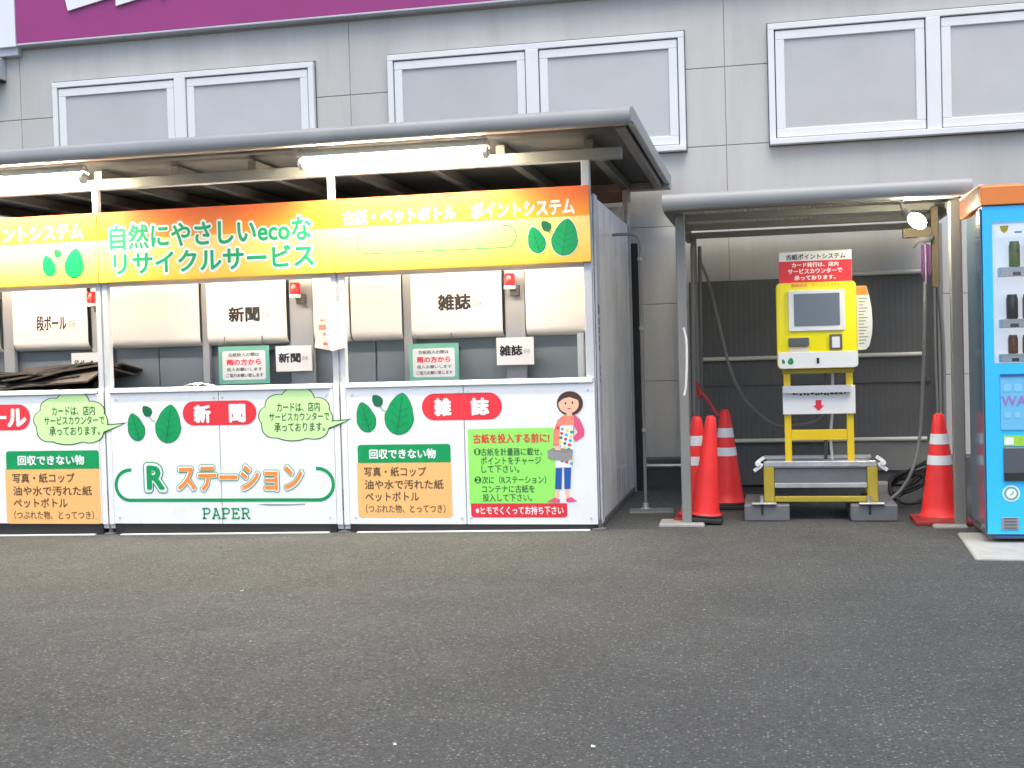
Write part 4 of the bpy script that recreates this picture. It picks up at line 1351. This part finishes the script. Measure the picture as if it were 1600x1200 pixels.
MB().poly([(ac[0] - 0.018, ac[1] + 0.036), (ac[0] + 0.018, ac[1] + 0.036), (ac[0] + 0.018, ac[1] + 0.002), (ac[0] + 0.034, ac[1] + 0.002), (ac[0], ac[1] - 0.034), (ac[0] - 0.034, ac[1] + 0.002), (ac[0] - 0.018, ac[1] + 0.002)], KY + 0.0335).build('red_arrow', 'p_red', ab)
# weighing platform
sc = MB()
sc.box(-0.045, 0.645, KY - 0.03, KY - 0.005, 0.337, 0.372).box(-0.045, 0.645, KY + 0.40, KY + 0.425, 0.345, 0.372)
sc.box(-0.03, 0.63, KY - 0.004, KY + 0.399, 0.325, 0.345)
plat = sc.build('platform', 'galv', ki, bevel=0.004)
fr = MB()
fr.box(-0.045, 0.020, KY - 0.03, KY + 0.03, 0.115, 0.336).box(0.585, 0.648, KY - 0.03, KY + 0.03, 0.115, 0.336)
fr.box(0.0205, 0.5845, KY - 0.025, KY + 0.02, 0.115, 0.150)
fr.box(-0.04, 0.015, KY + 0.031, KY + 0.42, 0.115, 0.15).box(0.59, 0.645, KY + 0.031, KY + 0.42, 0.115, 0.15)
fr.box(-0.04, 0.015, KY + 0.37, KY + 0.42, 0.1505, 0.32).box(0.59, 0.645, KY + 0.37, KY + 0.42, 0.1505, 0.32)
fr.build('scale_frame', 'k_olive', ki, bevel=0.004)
fc = MB().box(0.021, 0.584, KY - 0.012, KY + 0.01, 0.235, 0.3245)
fc.build('scale_front', 'weight', ki, bevel=0.002)
MB().box(0.021, 0.584, KY - 0.022, KY + 0.01, 0.205, 0.234).build('scale_lip', 'galv', ki, bevel=0.002)
for s, x in ((-1, -0.06), (1, 0.66)):
    b = MB()
    for k in range(3):
        b.obox((x + s * 0.012 * k, KY - 0.04, 0.385 - 0.028 * k), 0.05, 0.03, 0.022, 0, 0, s * R(35 - 60 * (k % 2)))
    b.cyl((x + s * 0.02, KY - 0.065, 0.36), (x + s * 0.02, KY - 0.02, 0.36), 0.016)
    b.build('clamp', 'alu', ki, bevel=0.003)
ft = MB()
for x in (0.0, 0.60):
    ft.cyl((x, KY + 0.0, 0.12), (x, KY + 0.0, gz(x) + 0.11), 0.03)
    ft.cyl((x, KY + 0.39, 0.12), (x, KY + 0.39, gz(x) + 0.11), 0.03)
ft.build('levelling_foot', 'steel_d', ki, smooth=True)
MB().tube([(0.40, KY + 0.16, 0.95), (0.395, KY + 0.18, 0.7), (0.38, KY + 0.19, 0.5), (0.39, KY + 0.2, 0.36)], 0.009, 8).build('power_cord', 'paper', ki, smooth=True)
MB().tube([(0.36, KY + 0.16, 0.95), (0.355, KY + 0.18, 0.7), (0.35, KY + 0.25, 0.36)], 0.012, 8).build('power_cord', 'steel_d', ki, smooth=True)

# grey ballast blocks under the scale
for (cx, lab) in ((-0.03, 'grey ballast block under the left end of the scale'), (0.62, 'grey ballast block under the right end of the scale')):
    o = thing('ballast_block', (cx, 7.9, gz(cx)), lab, 'block', 'ballast blocks under the scale')
    z0 = gz(cx)
    b = MB().box(cx - 0.14, cx + 0.14, 7.72, 8.30, z0, z0 + 0.105)
    b.build('block', 'weight', o, bevel=0.008)
    MB().box(cx - 0.035, cx - 0.02, 7.716, 7.722, z0 + 0.045, z0 + 0.104).build('slot', 'black', o)
    MB().box(cx - 0.09, cx + 0.06, 7.70, 7.76, z0 + 0.107, z0 + 0.118).build('plate', 'galv', o, bevel=0.002)
    MB().cyl((cx - 0.03, 7.735, z0 + 0.118), (cx - 0.03, 7.735, z0 + 0.16), 0.011).build('bolt', 'galv', o)
rub = thing('concrete_lump', (0.72, 8.05, gz(0.72)), 'small pale concrete lump beside the right ballast block', 'block')
MB().obox((0.725, 8.42, gz(0.72) + 0.085), 0.10, 0.12, 0.17, 0.2).build('lump', 'concrete', rub, bevel=0.012)

# ------------------------------------------------------------------ traffic cones
def cone(x, y, h, rb, base, lab, m='cone', stripes=((0.70, 0.80), (0.50, 0.59)), bm='cone_d'):
    z = gz(x)
    o = thing('traffic_cone', (x, y, z), lab, 'traffic cone', 'traffic cones in the shelter')
    rt = 0.032
    def rad(t): return rb + (rt - rb) * t
    zb = 0.045
    prof = [(rb + 0.012, zb), (rad(0.0), zb + 0.012)] + [(rad(k / 10), zb + (h - zb) * k / 10) for k in range(1, 10)] + [(rt + 0.001, h - 0.02), (rt * 0.85, h - 0.006), (rt * 0.5, h)]
    MB().lathe((x, y, z), prof, 36).build('cone_body', m, o, smooth=True)
    MB().prism([(x - base / 2, z), (x + base / 2, z), (x + base / 2, z + 0.03), (x - base / 2, z + 0.03)], y - base / 2, y + base / 2).lathe((x, y, z + 0.0302), [(base * 0.47, 0.0), (rb + 0.018, 0.014)], 36).build('cone_base', bm, o, bevel=0.008, segs=2)
    for a, b in stripes:
        MB().lathe((x, y, z), [(rad(a) + 0.0022, zb + (h - zb) * a), (rad(b) + 0.0022, zb + (h - zb) * b)], 36).build('reflective_band', 'reflect', o, smooth=True)
    return o
cone(1.005, 7.70, 0.665, 0.115, 0.33, 'red and white traffic cone behind the right shelter post')
cone(-0.458, 7.80, 0.665, 0.115, 0.30, 'red traffic cone half hidden by the left shelter post')
cone(-0.300, 8.40, 0.675, 0.118, 0.31, 'red and white traffic cone standing nearest the kiosk on the left', bm='black')
lc = cone(-0.412, 7.66, 0.665, 0.088, 0.22, 'plain red traffic cone leaning against the left shelter cone, without white bands', stripes=(), bm='black')
lc.rotation_euler = (0, R(4.5), 0)
lc.location.z += 0.012
# small clutter at the floor
for (cx, cy, s, lab) in ((-0.62, 9.2, 0.10, 'dark stone on the floor by the wall left of the shelter'), (-0.16, 8.62, 0.07, 'small reddish stone beside the middle cone')):
    b = MB()
    rng = random.Random(int(cx * -100))
    pr_ = [(s * 0.5, 0), (s * 0.56, s * 0.2), (s * 0.42, s * 0.45), (s * 0.15, s * 0.56)]
    b.lathe((cx, cy, gz(cx)), pr_, 9)
    b.v = [(p[0] + rng.uniform(-.1, .1) * s, p[1] + rng.uniform(-.1, .1) * s, p[2] + rng.uniform(0, .06) * s) for p in b.v]
    tag(b.build('loose_stone', 'weight', None, loc=(cx, cy, gz(cx))), lab, 'stone')

for (px, py, sz, lab) in ((378, 917, 0.030, 'white scrap of litter on the asphalt in front of the middle panel'), (928, 1166, 0.022, 'white fleck of litter on the asphalt nearest the bottom edge, centre right'), (617, 1163, 0.016, 'white fleck of litter on the asphalt near the bottom edge, left of centre'), (345, 849, 0.024, 'dark leaf fragment on the asphalt close to the middle panel'), (330, 890, 0.026, 'dark leaf fragment on the asphalt a step out from the middle panel')):
    rr = ROT @ Vector((px - 800, -(py - 600), -FX))
    tt_ = (0.003 - CAM_H) / rr.z
    lx, ly = rr.x * tt_, rr.y * tt_
    rng = random.Random(px)
    vs = []
    for k in range(7):
        t = 2 * PI * k / 7
        q_ = sz * rng.uniform(0.15, 0.40)
        vs.append((lx + q_ * math.cos(t), ly + 0.8 * q_ * math.sin(t)))
    b = MB()
    zz_ = gz(lx)
    b.add([(x, y, zz_ + 0.0015) for x, y in vs] + [(x, y, zz_ + 0.003 + rng.uniform(0, 0.004)) for x, y in vs], [tuple(range(7, 14))] + [(k, (k + 1) % 7, 7 + (k + 1) % 7, 7 + k) for k in range(7)])
    tag(b.build('litter_scrap', 'paper' if 'white' in lab else 'wood', None, loc=(lx, ly, zz_)), lab, 'litter')

# ------------------------------------------------------------------ vending machine
VY, VX0, VX1 = 6.834, 1.130, 2.13
vm = thing('vending_machine', (1.63, 7.15, 0.03), 'sky blue drinks vending machine with an orange cap at the right edge', 'vending machine')
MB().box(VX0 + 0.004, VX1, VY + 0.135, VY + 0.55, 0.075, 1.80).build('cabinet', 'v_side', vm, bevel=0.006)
MB().box(VX0 + 0.03, VX1 - 0.02, VY + 0.551, VY + 0.70, 0.075, 1.812).build('rear_housing', 'v_brown', vm, bevel=0.006)
def V(a, b, c, d): return rect(a, b, c, d, VY)
wx0, wz0, _, wz1 = V(1552, 346, 1600, 568)
wx1 = VX1 - 0.09
d = MB()
Yb = VY + 0.13
d.box(VX0, wx0, VY, Yb, 0.06, 1.81).box(wx1, VX1, VY, Yb, 0.06, 1.81)
d.box(wx0, wx1, VY, Yb, wz1, 1.81).box(wx0, wx1, VY, Yb, 0.06, wz0)
door = d.build('door', 'v_blue', vm)
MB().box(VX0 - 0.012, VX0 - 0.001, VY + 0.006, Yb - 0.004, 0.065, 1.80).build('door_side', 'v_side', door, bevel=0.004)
MB().box(VX0 + 0.02, VX1 - 0.02, VY + 0.03, VY + 0.6, 0.03, 0.059).build('kick_plate', 'steel_d', vm)
fm = MB()
for x in (VX0 + 0.06, VX1 - 0.06):
    for y in (VY + 0.08, VY + 0.6):
        fm.cyl((x, y, gz(x) + 0.026), (x, y, 0.05), 0.025)
fm.build('foot', 'steel_d', vm)
cp = MB().prism_x([(VY - 0.012, 1.815), (VY + 0.72, 1.815), (VY + 0.72, 1.925), (VY + 0.0, 1.925), (VY - 0.012, 1.915)], VX0 - 0.008, VX1 + 0.008).build('orange_cap', 'v_orange', vm, bevel=0.004)
MB().box(VX0 - 0.0095, VX0 - 0.0082, VY + 0.02, VY + 0.70, 1.82, 1.918).build('cap_side_shade', 'v_brown', cp)  # shade on the orange cap's left side, painted in as a dark brown sheet
MB().prism_x([(VY + 0.02, 1.9255), (VY + 0.70, 1.9255), (VY + 0.70, 1.932), (VY + 0.02, 1.932)], VX0 - 0.010, VX0 + 0.012).build('cap_trim', 'alu', cp)
# display window
bkp = MB().box(wx0, wx1, Yb + 0.001, Yb + 0.004, wz0, wz1)
bkp.build('display_back', 'v_lit', door)
hx = V(1555, 351, 1600, 370)
MB().box(hx[0], wx1 - 0.01, VY + 0.02, VY + 0.03, hx[1], hx[3]).build('price_strip', 'v_lit', door)
em = V(1563, 352, 1577, 364)
MB().prism([(em[0], em[3]), (em[2], em[3]), (em[2] - 0.005, em[1] + 0.015), ((em[0] + em[2]) / 2, em[1]), (em[0] + 0.005, em[1] + 0.015)], VY + 0.016, VY + 0.0195).build('yellow_badge', 'p_yellow', door)
tt = MB()
for k in range(8):
    tt.poly([(em[2] + 0.03 + 0.06 * k, hx[1] + 0.02), (em[2] + 0.065 + 0.06 * k, hx[1] + 0.02), (em[2] + 0.065 + 0.06 * k, hx[1] + 0.03), (em[2] + 0.03 + 0.06 * k, hx[1] + 0.03)], VY + 0.019)
tt.build('print_line', 'p_cyan', door)
MB().box(wx0, wx1, VY + 0.012, VY + 0.016, wz0, wz1).build('clear_pane', 'glass', door)
prods = [((1581, 375, 1599, 412), 'can_g', 'can_w'), ((1577, 459, 1596, 496), 'can_k', 'can_b'), ((1580, 526, 1596, 549), 'can_b', 'can_b')]
shel = [(1565, 416, 431), (1567, 498, 512), (1567, 553, 566)]
cup = MB()
for (q, ma, mb_), (sx, sa, sb) in zip(prods, shel):
    r0 = V(sx, sa, 1600, sb)
    MB().prism_x([(VY + 0.03, r0[1]), (VY + 0.125, r0[1]), (VY + 0.125, r0[3]), (VY + 0.055, r0[3]), (VY + 0.03, r0[1] + 0.025)], r0[0], wx1 - 0.01).build('shelf', 'k_white', door, bevel=0.003)
    pr = V(*q)
    pw = pr[2] - pr[0]
    zb = r0[3] + 0.001
    zt = max(pr[3], zb + 0.10)
    cols = [ma, mb_, 'can_g', 'can_k', 'can_w', 'can_b', ma, mb_]
    x = pr[0] + pw / 2
    k = 0
    while x + pw / 2 < wx1 - 0.02:
        rr = pw / 2
        MB().lathe((x, VY + 0.088, zb), [(rr * 0.9, 0), (rr, 0.006), (rr, (zt - zb) * 0.82), (rr * 0.86, (zt - zb) * 0.93), (rr * 0.86, zt - zb)], 20).build('drink_sample', cols[k % len(cols)], door, smooth=True)
        MB().prism([(x - rr * 0.7, r0[1] + 0.004), (x + rr * 0.7, r0[1] + 0.004), (x + rr * 0.7, r0[1] + 0.022), (x - rr * 0.7, r0[1] + 0.022)], VY + 0.026, VY + 0.0295).build('button', 'v_slot', door, bevel=0.002)
        MB().box(x - rr, x + rr, VY + 0.0535, VY + 0.0555, r0[3] - 0.02, r0[3] - 0.012).build('price_tag', 'p_red', door)
        x += pw + 0.022
        k += 1
# lower door details
VF = VY - 0.002
a = V(1563, 584, 1600, 672)
MB().prism(rrect((a[0], a[1], wx1, a[3]), 0.01), VY - 0.006, VY - 0.0005).build('graphic_panel', 'v_panel', door, bevel=0.002)
MB().box(a[0], wx1, VY - 0.012, VY - 0.0065, a[3] - 0.012, a[3]).build('panel_lip', 'jeans', door)
PV = VY - 0.0075
MB().text('WA', V(1564, 618, 1604, 634), PV, 0.02).build('lettering', 'v_violet', door)
bl = MB()
for (q, n) in (((1567, 599, 1580, 612), 1), ((1584, 599, 1597, 612), 1), ((1569, 643, 1579, 653), 1), ((1585, 643, 1594, 653), 1)):
    r_ = V(*q)
    bl.poly(rrect(r_, 0.012), PV)
bl.build('print_mark', 'v_pale', door)
a = V(1568, 681, 1600, 697)
MB().box(a[0], a[0] + 0.42, VY - 0.005, VY - 0.0005, a[1], a[3]).build('lime_sticker', 'v_lime', door)
MB().box(a[0] + 0.004, a[0] + 0.05, VY - 0.0065, VY - 0.0055, a[1] + 0.008, a[3] - 0.008).build('print_mark', 'p_white', door)
a = V(1568, 699, 1600, 751)
ds_ = MB().box(a[0], a[0] + 0.42, VY - 0.010, VY - 0.0005, a[1], a[3]).build('delivery_slot', 'v_slot', door, bevel=0.004)
MB().box(a[0], a[0] + 0.42, VY - 0.016, VY - 0.0105, a[1], a[1] + 0.045).build('slot_lip', 'black', ds_, bevel=0.002)
c0 = at(1580, 771, VY)
def ring(r, n=28): return [(c0[0] + r * math.cos(2 * PI * k / n), c0[1] + r * math.sin(2 * PI * k / n)) for k in range(n)]
MB().poly(ring(0.044), VF).build('round_badge', 'p_white', door)
MB().poly(ring(0.037), VF - 0.001).build('badge_ring', 'p_mint', door)
MB().poly(ring(0.026), VF - 0.002).build('badge_face', 'p_white', door)
MB().stroke([(c0[0] - 0.006, c0[1] - 0.008), (c0[0] + 0.008, c0[1] + 0.0), (c0[0] + 0.010, c0[1] + 0.014)], 0.006, VF - 0.003).build('badge_mark', 'p_mint', door)
a = V(1565, 808, 1592, 828)
pt = MB().box(a[0], a[2], VY - 0.006, VY - 0.0005, a[1], a[3]).build('lock_plate', 'p_grey', door, bevel=0.003)
tt = MB()
for k in range(4):
    tt.box(a[0] + 0.012, a[2] - 0.012, VY - 0.0085, VY - 0.0065, a[1] + 0.008 + 0.017 * k, a[1] + 0.015 + 0.017 * k)
tt.build('plate_rib', 'steel_d', pt)
a = V(1556, 838, 1600, 840)
MB().box(a[0], VX1 - 0.03, VY - 0.004, VY - 0.0005, a[1], a[3]).build('door_seam', 'jeans', door)
